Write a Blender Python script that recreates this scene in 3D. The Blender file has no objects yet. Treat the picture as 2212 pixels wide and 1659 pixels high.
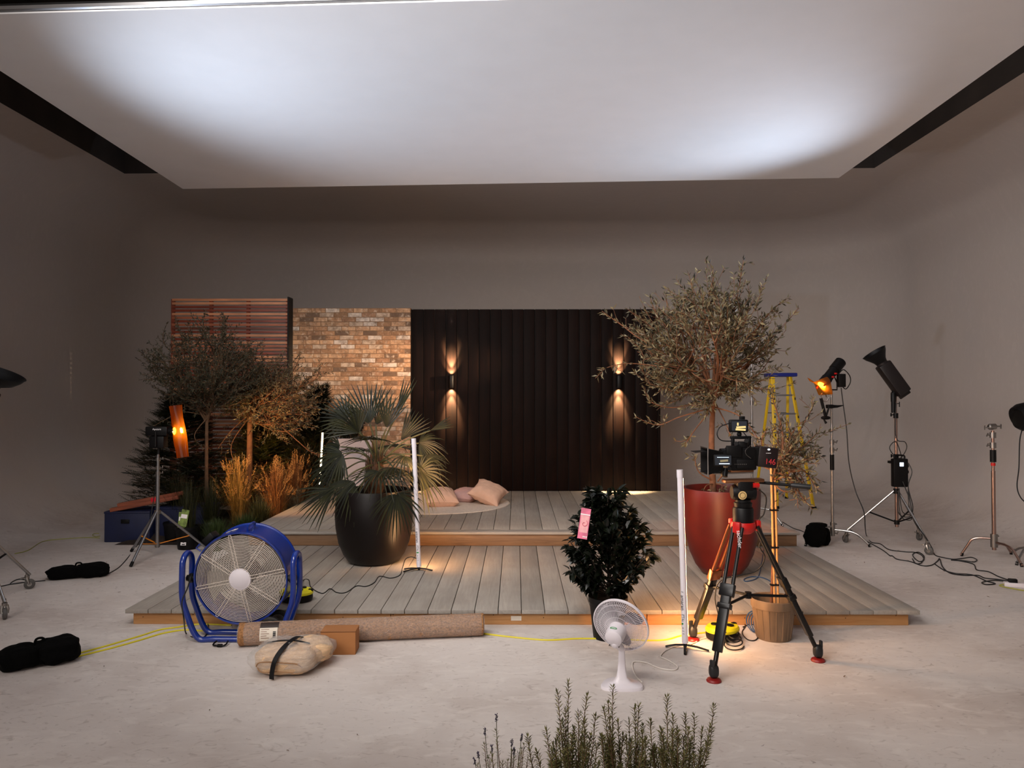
import bpy, bmesh, math, random
from mathutils import Vector, Matrix, Euler, noise
random.seed(7)
R = random.Random(11)
sc = bpy.context.scene
V = Vector
rad = math.radians

# ------------------------------------------------------------------ camera
FPX, CX, CY, W, H = 1600.0, 1106.0, 829.5, 2212, 1659
YAW, PITCH = math.atan(9/1600), math.atan(28.5/1600)
CAMZ = 1.745
cd = bpy.data.cameras.new('camera'); cam = bpy.data.objects.new('camera', cd)
sc.collection.objects.link(cam); sc.camera = cam
cam.location = (0, 0, CAMZ)
cam.rotation_euler = (math.pi/2+PITCH, 0, YAW)
cd.sensor_fit = 'HORIZONTAL'; cd.sensor_width = 36; cd.lens = 36*FPX/W
cd.clip_start = .05; cd.clip_end = 200
CM = Matrix.Translation((0, 0, CAMZ)) @ Euler((math.pi/2+PITCH, 0, YAW)).to_matrix().to_4x4()
def ray(px, py):
    return (CM.to_3x3() @ V(((px-CX)/FPX, -(py-CY)/FPX, -1.0)))
def PX(px, py, h=0.0):          # point on the horizontal plane z=h
    d = ray(px, py); t = (h-CAMZ)/d.z
    return V((d.x*t, d.y*t, h))
def PY(px, py, Y):              # point on the upright plane y=Y
    d = ray(px, py); t = Y/d.y
    return V((d.x*t, Y, CAMZ+d.z*t))

# ------------------------------------------------------------------ view, world
sc.view_settings.view_transform = 'Standard'; sc.view_settings.look = 'None'
sc.view_settings.gamma = 1; sc.view_settings.use_curve_mapping = False
sc.view_settings.exposure = 0.0
wd = bpy.data.worlds.new('world'); sc.world = wd; wd.use_nodes = True
bg = wd.node_tree.nodes['Background']
bg.inputs[0].default_value = (1.0, .86, .78, 1); bg.inputs[1].default_value = 0.9

def aim(o, d):
    o.rotation_euler = V(d).to_track_quat('-Z', 'Y').to_euler()
def spot(name, loc, tgt, power, size, blend=.5, col=(1, 1, 1), radius=.05):
    l = bpy.data.lights.new(name, 'SPOT'); l.energy = power; l.color = col
    l.spot_size = rad(size); l.spot_blend = blend; l.shadow_soft_size = radius
    o = bpy.data.objects.new(name, l); sc.collection.objects.link(o)
    o.location = loc; aim(o, V(tgt)-V(loc)); return o
COOL = (.72, .83, 1.0); WARM = (1.0, .58, .25); GEL = (1.0, .50, .10); SCON = (1.0, .66, .34)
# the two bounce lamps on roller stands, thrown up on the overhead panel
spot('lamp_light', (-4.30, 6.2, 2.02), (.2, 7.1, 4.6), 500, 108, 1.0, COOL, .10)
spot('lamp_light', (4.05, 8.74, 2.48), (1.0, 7.6, 4.6), 290, 100, .9, COOL, .07)
# added fill light behind the camera, unseen, to brighten floor and right wall
al = bpy.data.lights.new('added_fill_rear', 'AREA'); al.shape = 'RECTANGLE'; al.size = 4.0; al.size_y = 2.5
al.energy = 275; al.color = (1.0, .92, .87); al.spread = rad(125)
ao = bpy.data.objects.new('added_fill_rear', al); sc.collection.objects.link(ao)
ao.location = (-3.2, -1.2, 4.9); aim(ao, V((7.6, 7.6, -3.3)))
al = bpy.data.lights.new('added_fill_overhead', 'AREA'); al.shape = 'RECTANGLE'; al.size = 3.6; al.size_y = .9  # second added fill light, unseen above the camera, lifts deck and set
al.energy = 138; al.color = (1.0, .94, .89); al.spread = rad(120)
ao = bpy.data.objects.new('added_fill_overhead', al); sc.collection.objects.link(ao)
ao.location = (-1.6, 3.2, 4.42); aim(ao, V((3.6, 8.4, -4.2)))
# ------------------------------------------------------------------ helpers
def lin(c):
    return tuple(((x/255)/12.92 if x/255 <= .04045 else (((x/255)+.055)/1.055)**2.4) for x in c)
MATS = {}
def nt(name):
    m = bpy.data.materials.new(name); m.use_nodes = True
    t = m.node_tree; return m, t, t.nodes['Principled BSDF']
def M(name, c, rough=.5, metal=0, var=0, scale=8, bump=0, stretch=(1, 1, 1), coat=0, bscale=None, detail=5, trans=0, sheen=0, spec=.5):
    if name in MATS: return MATS[name]
    m, t, b = nt(name); c = lin(c)
    b.inputs['Roughness'].default_value = rough; b.inputs['Metallic'].default_value = metal
    b.inputs['Coat Weight'].default_value = coat; b.inputs['Specular IOR Level'].default_value = spec
    b.inputs['Transmission Weight'].default_value = trans
    b.inputs['Sheen Weight'].default_value = sheen
    b.inputs['Base Color'].default_value = (*c, 1)
    tc = t.nodes.new('ShaderNodeTexCoord'); mp = t.nodes.new('ShaderNodeMapping')
    mp.inputs['Scale'].default_value = stretch
    t.links.new(tc.outputs['Object'], mp.inputs[0])
    n = t.nodes.new('ShaderNodeTexNoise'); n.inputs['Scale'].default_value = scale; n.inputs['Detail'].default_value = detail
    t.links.new(mp.outputs[0], n.inputs['Vector'])
    if var:
        r = t.nodes.new('ShaderNodeValToRGB')
        r.color_ramp.elements[0].position = .3; r.color_ramp.elements[1].position = .7
        r.color_ramp.elements[0].color = (*[x*(1-var) for x in c], 1)
        r.color_ramp.elements[1].color = (*[min(1, x*(1+var)) for x in c], 1)
        t.links.new(n.outputs[0], r.inputs[0]); t.links.new(r.outputs[0], b.inputs['Base Color'])
    if bump:
        bn = t.nodes.new('ShaderNodeBump'); bn.inputs['Strength'].default_value = bump; bn.inputs['Distance'].default_value = .01
        n2 = t.nodes.new('ShaderNodeTexNoise'); n2.inputs['Scale'].default_value = bscale or scale*3; n2.inputs['Detail'].default_value = 6
        t.links.new(mp.outputs[0], n2.inputs['Vector'])
        t.links.new(n2.outputs[0], bn.inputs['Height']); t.links.new(bn.outputs[0], b.inputs['Normal'])
    MATS[name] = m; return m
def emis(name, c, s):
    if name in MATS: return MATS[name]
    m, t, b = nt(name); b.inputs['Base Color'].default_value = (*c, 1)
    b.inputs['Emission Color'].default_value = (*c, 1); b.inputs['Emission Strength'].default_value = s
    MATS[name] = m; return m
def leafmat(name, c, c2, rough=.5, tr=.25):
    if name in MATS: return MATS[name]
    m, t, b = nt(name); b.inputs['Roughness'].default_value = rough
    g = t.nodes.new('ShaderNodeNewGeometry'); r = t.nodes.new('ShaderNodeValToRGB')
    r.color_ramp.elements[0].color = (*lin(c), 1); r.color_ramp.elements[1].color = (*lin(c2), 1)
    t.links.new(g.outputs['Random Per Island'], r.inputs[0]); t.links.new(r.outputs[0], b.inputs['Base Color'])
    tl = t.nodes.new('ShaderNodeBsdfTranslucent'); mx = t.nodes.new('ShaderNodeMixShader'); mx.inputs[0].default_value = tr
    t.links.new(r.outputs[0], tl.inputs[0]); t.links.new(b.outputs[0], mx.inputs[1]); t.links.new(tl.outputs[0], mx.inputs[2])
    t.links.new(mx.outputs[0], t.nodes['Material Output'].inputs[0])
    MATS[name] = m; return m

def catmull(pts, k=8, closed=False):
    pts = [V(p) for p in pts]; n = len(pts); out = []
    rng = range(n if closed else n-1)
    for i in rng:
        if closed: p0, p1, p2, p3 = pts[(i-1) % n], pts[i], pts[(i+1) % n], pts[(i+2) % n]
        else: p0, p1, p2, p3 = pts[max(i-1, 0)], pts[i], pts[i+1], pts[min(i+2, n-1)]
        for j in range(k):
            t = j/k
            out.append(.5*((2*p1)+(p2-p0)*t+(2*p0-5*p1+4*p2-p3)*t*t+(3*p1-p0-3*p2+p3)*t**3))
    if not closed: out.append(pts[-1])
    return out

class MB:
    def __init__(s): s.v = []; s.f = []; s.mi = []; s.cur = 0
    def add(s, vs, fs):
        o = len(s.v); s.v += [tuple(p) for p in vs]
        for f in fs: s.f.append(tuple(i+o for i in f)); s.mi.append(s.cur)
        return s
    def box(s, c, d, bev=0, rot=None):
        if bev:
            bm = bmesh.new(); bmesh.ops.create_cube(bm, size=1)
            bmesh.ops.scale(bm, vec=d, verts=bm.verts)
            bmesh.ops.bevel(bm, geom=list(bm.edges), offset=bev, segments=2, profile=.5, affect='EDGES')
            bm.verts.index_update()
            vs = [v.co.copy() for v in bm.verts]; fs = [tuple(v.index for v in f.verts) for f in bm.faces]; bm.free()
        else:
            x, y, z = d[0]/2, d[1]/2, d[2]/2
            vs = [V((a*x, b*y, e*z)) for a in (-1, 1) for b in (-1, 1) for e in (-1, 1)]
            fs = [(0, 1, 3, 2), (4, 6, 7, 5), (0, 4, 5, 1), (2, 3, 7, 6), (0, 2, 6, 4), (1, 5, 7, 3)]
        if rot is not None:
            m = rot if isinstance(rot, Matrix) else Euler(rot).to_matrix()
            vs = [m @ p for p in vs]
        c = V(c); return s.add([p+c for p in vs], fs)
    def tube(s, pts, r, n=8, closed=False, cap=True, flat=1):
        pts = [V(p) for p in pts]; m = len(pts)
        if m < 2: return s
        rs = r if isinstance(r, (list, tuple)) else [r]*m
        tang = []
        for i in range(m):
            if closed: t = pts[(i+1) % m]-pts[i-1]
            else: t = pts[min(i+1, m-1)]-pts[max(i-1, 0)]
            tang.append(t.normalized() if t.length > 1e-9 else V((0, 0, 1)))
        a = V((0, 0, 1)) if abs(tang[0].z) < .9 else V((1, 0, 0))
        u = tang[0].cross(a).normalized(); vs = []
        for i in range(m):
            u = (u-tang[i]*u.dot(tang[i]))
            u = u.normalized() if u.length > 1e-6 else tang[i].orthogonal().normalized()
            w = tang[i].cross(u)
            for k in range(n):
                an = 2*math.pi*k/n
                vs.append(pts[i]+(u*math.cos(an)+w*math.sin(an)*flat)*rs[i])
        fs = []
        for i in range(m if closed else m-1):
            j = (i+1) % m
            for k in range(n):
                l = (k+1) % n
                fs.append((i*n+k, i*n+l, j*n+l, j*n+k))
        if cap and not closed:
            fs.append(tuple(range(n))[::-1]); fs.append(tuple((m-1)*n+k for k in range(n)))
        return s.add(vs, fs)
    def cyl(s, a, b, r, r2=None, n=16): return s.tube([a, b], [r, r if r2 is None else r2], n)
    def lathe(s, prof, c=(0, 0, 0), n=32, rot=None, sx=1, sy=1):
        vs = []; fs = []; m = len(prof); c = V(c)
        for (r, z) in prof:
            for k in range(n):
                a = 2*math.pi*k/n; p = V((max(r, 1e-4)*math.cos(a)*sx, max(r, 1e-4)*math.sin(a)*sy, z))
                vs.append((rot @ p if rot else p)+c)
        for i in range(m-1):
            for k in range(n):
                l = (k+1) % n; fs.append((i*n+k, i*n+l, (i+1)*n+l, (i+1)*n+k))
        return s.add(vs, fs)
    def blob(s, c, r, e=1.0, nz=0, ns=4, rot=None, nu=28, nv=18, seed=0):
        vs = []; fs = []
        sg = lambda x, p: math.copysign(abs(x)**p, x)
        for i in range(nv+1):
            ph = math.pi*i/nv-math.pi/2
            for k in range(nu):
                th = 2*math.pi*k/nu
                p = V((sg(math.cos(ph), e)*sg(math.cos(th), e), sg(math.cos(ph), e)*sg(math.sin(th), e), sg(math.sin(ph), e)))
                d = 1+nz*noise.noise(p*ns+V((seed, 0, 0)))
                p = V((p.x*r[0]*d, p.y*r[1]*d, p.z*r[2]*d))
                vs.append((rot @ p if rot else p)+V(c))
        for i in range(nv):
            for k in range(nu):
                l = (k+1) % nu; fs.append((i*nu+k, i*nu+l, (i+1)*nu+l, (i+1)*nu+k))
        return s.add(vs, fs)
    def leaf(s, p, d, n, L, w, fold=.25):
        d = d.normalized(); sd = d.cross(n)
        sd = sd.normalized() if sd.length > 1e-6 else d.orthogonal().normalized()
        n = sd.cross(d)
        return s.add([p, p+d*L*.45+sd*w/2+n*w*fold, p+d*L-n*L*.08, p+d*L*.45-sd*w/2+n*w*fold], [(0, 1, 2), (0, 2, 3)])
    def leaf6(s, p, d, n, L, w, droop=.15, fold=.2):
        d = d.normalized(); sd = d.cross(n); sd = sd.normalized() if sd.length > 1e-6 else d.orthogonal().normalized(); n = sd.cross(d)
        f = n*w*fold
        q = [p, p+d*L*.3+sd*w*.45+f, p+d*L*.68+sd*w*.38+f-n*L*droop*.5, p+d*L-n*L*droop, p+d*L*.68-sd*w*.38+f-n*L*droop*.5, p+d*L*.3-sd*w*.45+f, p+d*L*.3, p+d*L*.68-n*L*droop*.5]
        return s.add(q, [(0, 1, 6), (0, 6, 5), (1, 2, 7, 6), (6, 7, 4, 5), (2, 3, 7), (7, 3, 4)])
    def build(s, name, mats, parent=None, loc=(0, 0, 0), rot=None, smooth=True, ang=35):
        me = bpy.data.meshes.new(name); me.from_pydata(s.v, [], s.f)
        if not isinstance(mats, (list, tuple)): mats = [mats]
        for m in mats: me.materials.append(m)
        me.polygons.foreach_set('material_index', s.mi)
        me.update()
        if smooth:
            me.shade_smooth()
            try: me.set_sharp_from_angle(angle=rad(ang))
            except Exception: pass
        o = bpy.data.objects.new(name, me); sc.collection.objects.link(o)
        o.location = loc
        if rot is not None: o.rotation_euler = rot
        if parent: o.parent = parent
        return o
def tag(o, label, cat, group=None, kind=None):
    o['label'] = label; o['category'] = cat
    if group: o['group'] = group
    if kind: o['kind'] = kind
    return o
def thing(name, label, cat, loc=(0, 0, 0), rz=0, group=None):
    o = bpy.data.objects.new(name, None); sc.collection.objects.link(o); o.empty_display_size = .1
    o.location = loc; o.rotation_euler = (0, 0, rz); return tag(o, label, cat, group)
def struct(name, mb, m, **k):
    o = mb.build(name, m, **k); o['kind'] = 'structure'; return o
def txt(name, s, size, parent, loc, rot, m, ext=.0006, sx=1):
    c = bpy.data.curves.new(name, 'FONT'); c.body = s; c.size = size; c.align_x = 'CENTER'; c.align_y = 'CENTER'; c.extrude = ext
    o = bpy.data.objects.new(name, c); sc.collection.objects.link(o)
    bpy.context.view_layer.update()
    me = bpy.data.meshes.new_from_object(o.evaluated_get(bpy.context.evaluated_depsgraph_get()))
    bpy.data.objects.remove(o); me.materials.clear(); me.materials.append(m)
    q = bpy.data.objects.new(name, me); sc.collection.objects.link(q); q.parent = parent; q.location = loc
    q.rotation_euler = rot; q.scale = (sx, 1, 1); return q
def bars(s, x0, z0, w, h, gap=.35, y=0, ax='x'):      # a run of small unreadable printed marks
    mb = MB(); x = x0
    for k, ch in enumerate(s):
        cw = w*(.5+.5*((k*7) % 5)/4)
        if ch != ' ':
            c = (x+cw/2, y, z0) if ax == 'x' else (x0, y, z0-(x-x0)-cw/2); d = (cw, .0012, h) if ax == 'x' else (h, .0012, cw)
            mb.box(c, d)
        x += cw+w*gap
    return mb
def frame(d, up=(0, 0, 1)):       # matrix whose +Z looks along d
    return V(d).to_track_quat('Z', 'Y').to_matrix()
def rv(a=1): return V((R.uniform(-a, a), R.uniform(-a, a), R.uniform(-a, a)))

# ------------------------------------------------------------------ materials
m_black = M('black plastic', (7, 6, 7), .5, spec=.25)
m_matte = M('black cloth', (4, 4, 4), .95, var=.4, scale=30, bump=.3, spec=.1)
m_rubber = M('black rubber cable', (16, 16, 18), .5)
m_chrome = M('chrome', (165, 163, 161), .32, 1)
m_nickel = M('brushed steel', (150, 146, 142), .35, 1)
m_alu = M('aluminium', (150, 150, 152), .4, 1)
m_white = M('white plastic', (222, 216, 222), .3, coat=.2)
m_blue = M('blue gloss paint', (5, 42, 128), .28, coat=.6)
m_red = M('red plastic', (190, 20, 16), .4)
m_yel = M('yellow plastic', (215, 205, 20), .4)
m_wheel = M('grey rubber wheel', (80, 78, 76), .6)
# ------------------------------------------------------------------ the room: a grey cyclorama
XL, XR, YB, YF, HC = -7.2, 7.1, 15.5, -4.0, 5.2
RC, RF, RT = 2.2, 1.3, 1.1
def cyc_mat():
    m, t, b = nt('painted cyclorama'); b.inputs['Roughness'].default_value = .75
    N = t.nodes.new; L = t.links.new
    g = N('ShaderNodeNewGeometry'); sp = N('ShaderNodeSeparateXYZ'); L(g.outputs['Position'], sp.inputs[0])
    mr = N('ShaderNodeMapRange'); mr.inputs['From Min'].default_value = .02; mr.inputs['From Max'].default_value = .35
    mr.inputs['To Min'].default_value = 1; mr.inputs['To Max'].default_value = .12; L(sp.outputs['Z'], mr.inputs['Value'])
    hz = N('ShaderNodeMapRange'); hz.inputs['From Min'].default_value = .1; hz.inputs['From Max'].default_value = 1.6; hz.interpolation_type = 'SMOOTHSTEP'; L(sp.outputs['Z'], hz.inputs['Value'])  # light falloff put into the colour: paint darkens from floor up the walls
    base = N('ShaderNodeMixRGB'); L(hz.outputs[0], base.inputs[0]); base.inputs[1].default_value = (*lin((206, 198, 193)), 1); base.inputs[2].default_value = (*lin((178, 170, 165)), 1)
    cur = base.outputs[0]
    def layer(scale, lo, hi, col, amt, st=(1, 1, 1), det=6, dist=0):
        nonlocal cur
        mp = N('ShaderNodeMapping'); mp.inputs['Scale'].default_value = st; L(g.outputs['Position'], mp.inputs[0])
        n = N('ShaderNodeTexNoise'); n.inputs['Scale'].default_value = scale; n.inputs['Detail'].default_value = det
        n.inputs['Distortion'].default_value = dist; L(mp.outputs[0], n.inputs['Vector'])
        q = N('ShaderNodeMapRange'); q.inputs['From Min'].default_value = lo; q.inputs['From Max'].default_value = hi
        q.inputs['To Max'].default_value = amt; L(n.outputs[0], q.inputs['Value'])
        mu = N('ShaderNodeMath'); mu.operation = 'MULTIPLY'; L(q.outputs[0], mu.inputs[0]); L(mr.outputs[0], mu.inputs[1])
        mx = N('ShaderNodeMixRGB'); L(mu.outputs[0], mx.inputs[0]); L(cur, mx.inputs[1]); mx.inputs[2].default_value = (*lin(col), 1); cur = mx.outputs[0]
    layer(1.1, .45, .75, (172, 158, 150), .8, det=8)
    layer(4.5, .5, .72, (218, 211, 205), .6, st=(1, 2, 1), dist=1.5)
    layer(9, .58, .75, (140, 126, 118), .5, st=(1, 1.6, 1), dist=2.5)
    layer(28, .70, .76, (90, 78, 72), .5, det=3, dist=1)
    L(cur, b.inputs['Base Color'])
    bn = N('ShaderNodeBump'); bn.inputs['Strength'].default_value = .15; bn.inputs['Distance'].default_value = .01
    n = N('ShaderNodeTexNoise'); n.inputs['Scale'].default_value = 6; n.inputs['Detail'].default_value = 6; L(g.outputs['Position'], n.inputs['Vector'])
    L(n.outputs[0], bn.inputs['Height']); L(bn.outputs[0], b.inputs['Normal'])
    return m
m_cyc = cyc_mat()
prof = [(RF*(1-math.sin(rad(t))), RF*(1-math.cos(rad(t)))) for t in range(0, 91, 6)]
prof += [(RT*(1-math.cos(rad(t))), HC-RT+RT*math.sin(rad(t))) for t in range(0, 91, 6)]
def sweep(path):
    mb = MB(); n = len(prof); vs = []; fs = []
    for (x, y, nx, ny) in path:
        for d, z in prof: vs.append((x+nx*d, y+ny*d, z))
    for i in range(len(path)-1):
        for k in range(n-1): fs.append((i*n+k, i*n+k+1, (i+1)*n+k+1, (i+1)*n+k))
    return mb.add(vs, fs)
def arc(cx, cy, a0, a1):
    return [(cx+RC*math.cos(rad(a)), cy+RC*math.sin(rad(a)), -math.cos(rad(a)), -math.sin(rad(a))) for a in [a0+(a1-a0)*i/10 for i in range(11)]]
lp = [(XL, YF, 1, 0), (XL, 2, 1, 0), (XL, YB-RC, 1, 0)] + arc(XL+RC, YB-RC, 180, 135)[1:]
bp = arc(XL+RC, YB-RC, 135, 90) + [(0, YB, 0, -1)] + arc(XR-RC, YB-RC, 90, 45)
rp = arc(XR-RC, YB-RC, 45, 0) + [(XR, 2, -1, 0), (XR, YF, -1, 0)]
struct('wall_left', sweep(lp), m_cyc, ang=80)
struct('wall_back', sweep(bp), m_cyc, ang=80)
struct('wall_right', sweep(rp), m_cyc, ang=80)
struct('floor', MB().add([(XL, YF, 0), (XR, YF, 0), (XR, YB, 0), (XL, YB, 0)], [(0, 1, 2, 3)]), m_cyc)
struct('added_wall_front', MB().add([(XL, YF, 2.9), (XR, YF, 2.9), (XR, YF, HC), (XL, YF, HC), (3.0, YF, 0), (XR, YF, 0), (3.0, YF, 2.9)], [(0, 1, 2, 3), (4, 5, 1, 6)]), m_cyc)  # unseen wall shaped to cut the rear light, darkening upper and left walls
h0, h1 = PX(269, 375, HC), PX(1889, 363, HC)
hn = 1.6
c = [(XL, YF, HC), (XR, YF, HC), (XR, YB, HC), (XL, YB, HC), (h0.x, hn, HC), (h1.x, hn, HC), (h1.x, h1.y, HC), (h0.x, h0.y, HC)]
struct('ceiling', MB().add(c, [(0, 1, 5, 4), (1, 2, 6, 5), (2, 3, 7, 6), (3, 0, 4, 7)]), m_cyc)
m_dark = M('dark loft paint', (46, 40, 38), .9, var=.3, scale=2)
zz = HC+1.5
struct('ceiling_recess', MB().add([(h0.x, hn, HC), (h1.x, hn, HC), (h1.x, h1.y, HC), (h0.x, h0.y, HC), (h0.x, hn, zz), (h1.x, hn, zz), (h1.x, h1.y, zz), (h0.x, h0.y, zz)],
       [(0, 1, 5, 4), (1, 2, 6, 5), (2, 3, 7, 6), (3, 0, 4, 7), (4, 5, 6, 7)]), m_dark)  # sides and top of the dark recess above the ceiling opening

# overhead bounce panel
m_panel = M('white stretched cloth', (232, 232, 234), .8, var=.015, scale=3)
pc = [V((-4.57, 10.08, 0)), V((4.20, 9.62, 0)), V((4.10, 5.08, 0)), V((-4.50, 5.48, 0))]
pn = thing('overhead_bounce_panel', 'huge white stretched cloth panel hanging flat under the dark ceiling', 'ceiling panel', (0, 0, 4.6))
MB().add([p for p in pc]+[p+V((0, 0, .012)) for p in pc], [(0, 1, 2, 3), (7, 6, 5, 4), (0, 4, 5, 1), (1, 5, 6, 2), (2, 6, 7, 3), (3, 7, 4, 0)]).build('cloth', m_panel, pn, smooth=False)
fr = MB()
for i in range(4): fr.cyl(pc[i]+V((0, 0, .045)), pc[(i+1) % 4]+V((0, 0, .045)), .03, n=8)
fr.build('edge_frame', m_alu, pn)
for p in pc:
    MB().cyl((p.x*.97, p.y, .06), (p.x*.97, p.y, zz-4.6), .004, n=6).build('hanging_cable', m_nickel, pn)

# ------------------------------------------------------------------ wood materials
def deckmat(name, ca, cb, cc, axis='Y', seam=.18, rough=.55):
    m, t, b = nt(name); N = t.nodes.new; L = t.links.new; b.inputs['Roughness'].default_value = rough
    tc = N('ShaderNodeTexCoord'); mp = N('ShaderNodeMapping')
    mp.inputs['Scale'].default_value = (9, .6, 9) if axis == 'Y' else ((.6, 9, 9) if axis == 'X' else (9, 9, .6))
    L(tc.outputs['Object'], mp.inputs[0])
    g = N('ShaderNodeNewGeometry'); ad = N('ShaderNodeVectorMath'); ad.operation = 'ADD'
    mm = N('ShaderNodeMath'); mm.operation = 'MULTIPLY'; mm.inputs[1].default_value = 50; L(g.outputs['Random Per Island'], mm.inputs[0])
    L(mp.outputs[0], ad.inputs[0]); L(mm.outputs[0], ad.inputs[1])
    n = N('ShaderNodeTexNoise'); n.inputs['Scale'].default_value = 3; n.inputs['Detail'].default_value = 9; n.inputs['Distortion'].default_value = 1.2; n.inputs['Roughness'].default_value = .65
    L(ad.outputs[0], n.inputs['Vector'])
    r = N('ShaderNodeValToRGB'); e = r.color_ramp.elements; e[0].position = .28; e[1].position = .72
    e[0].color = (*lin(ca), 1); e[1].color = (*lin(cb), 1); L(n.outputs[0], r.inputs[0])
    n2 = N('ShaderNodeTexNoise'); n2.inputs['Scale'].default_value = 1.7; n2.inputs['Detail'].default_value = 3; L(tc.outputs['Object'], n2.inputs['Vector'])
    q = N('ShaderNodeMapRange'); q.inputs['From Min'].default_value = .4; q.inputs['From Max'].default_value = .75; q.inputs['To Max'].default_value = .6; L(n2.outputs[0], q.inputs['Value'])
    mx = N('ShaderNodeMixRGB'); L(q.outputs[0], mx.inputs[0]); L(r.outputs[0], mx.inputs[1]); mx.inputs[2].default_value = (*lin(cc), 1)
    hs = N('ShaderNodeHueSaturation'); v = N('ShaderNodeMapRange'); v.inputs['To Min'].default_value = .88; v.inputs['To Max'].default_value = 1.1
    L(g.outputs['Random Per Island'], v.inputs['Value']); L(v.outputs[0], hs.inputs['Value']); L(mx.outputs[0], hs.inputs['Color'])
    L(hs.outputs[0], b.inputs['Base Color'])
    bn = N('ShaderNodeBump'); bn.inputs['Strength'].default_value = .3; bn.inputs['Distance'].default_value = .004
    L(n.outputs[0], bn.inputs['Height']); L(bn.outputs[0], b.inputs['Normal'])
    return m
m_deck = deckmat('limed oak decking', (140, 133, 126), (164, 157, 148), (124, 114, 105))
m_deckx = deckmat('limed oak edging', (140, 133, 126), (164, 157, 148), (124, 114, 105), 'X')
m_oak = deckmat('brown oak fascia', (96, 70, 48), (140, 106, 76), (112, 84, 60), 'X')
m_pine = deckmat('raw pine', (176, 122, 70), (206, 158, 104), (164, 108, 62), 'X')
m_clad = deckmat('dark stained cladding', (9, 4, 3), (26, 11, 6), (6, 3, 2), 'Z', rough=.6)
m_clad.node_tree.nodes['Principled BSDF'].inputs['Specular IOR Level'].default_value = .08
m_screw = M('screw holes', (60, 34, 18), .6)

# ------------------------------------------------------------------ decks
DX0, DX1, DY0, DY1, DY2 = -2.99, 3.07, 5.67, 8.08, 11.62
def boards(mb, x0, x1, y0, y1, ztop, th, pitch=.18):
    n = round((x1-x0)/pitch); w = (x1-x0)/n
    for i in range(n):
        mb.box((x0+w*(i+.5), (y0+y1)/2, ztop-th/2), (w-.005, y1-y0, th), .004)
t = thing('lower_deck', 'low wide grey plank deck platform nearest the camera with raw pine edge', 'deck', (0, DY0, 0))
mb = MB(); boards(mb, DX0, DX1, 0, DY1-DY0+.1, .125, .032); mb.build('deck_boards', m_deck, t)
mb = MB()
for a, b_ in ((DX0+.045, -.965), (-.96, 1.0), (1.005, DX1-.07)): mb.box(((a+b_)/2, .065, .043), (b_-a, .045, .085), .003)
mb.build('front_beam', m_pine, t)
mb = MB()
for sx in (DX0+.07, DX1-.095): mb.box((sx, 1.25, .043), (.045, 2.3, .085))
for sx in (-2, -1, 0, 1, 2): mb.box((sx, 1.25, .043), (.045, 2.3, .08))
mb.build('joists', m_pine, t)
mb = MB(); mb.box((0.04, .09, .0895), (DX1-DX0-.12, .05, .008)); mb.build('packing_strip', m_black, t)
for i in range(16):
    x = DX0+.12+i*.385; MB().cyl((x, .0415, .055+.02*(i % 2)), (x, .045, .055+.02*(i % 2)), .004, n=8).build('screw_head', m_screw, t)
mb = MB().box((.0, .041, .05), (.08, .002, .035)); o = mb.build('paper_label', M('paper', (225, 215, 200), .7), t); o['label'] = 'small white paper label stapled to the beam'
t = thing('upper_deck', 'raised rear plank deck step in front of brick and dark walls', 'deck', (0, DY1, .0))
mb = MB(); boards(mb, DX0, DX1-.04, .16, DY2-DY1-.02, .28, .032); mb.build('deck_boards', m_deck, t)
mb = MB().box(((DX0+DX1)/2, .075, .264), (DX1-DX0+.02, .165, .032), .012); mb.build('nosing_board', m_deckx, t)
mb = MB().box(((DX0+DX1)/2, .03, .188), (DX1-DX0-.04, .025, .122), .003); mb.build('fascia', m_oak, t)
for nm, sx in (('side_panel', DX0+.03), ('joist', -1), ('joist', 1), ('side_panel', DX1-.07)): MB().box((sx, 1.8, .124), (.025, 3.4, .247)).build(nm, m_oak, t)

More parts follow.
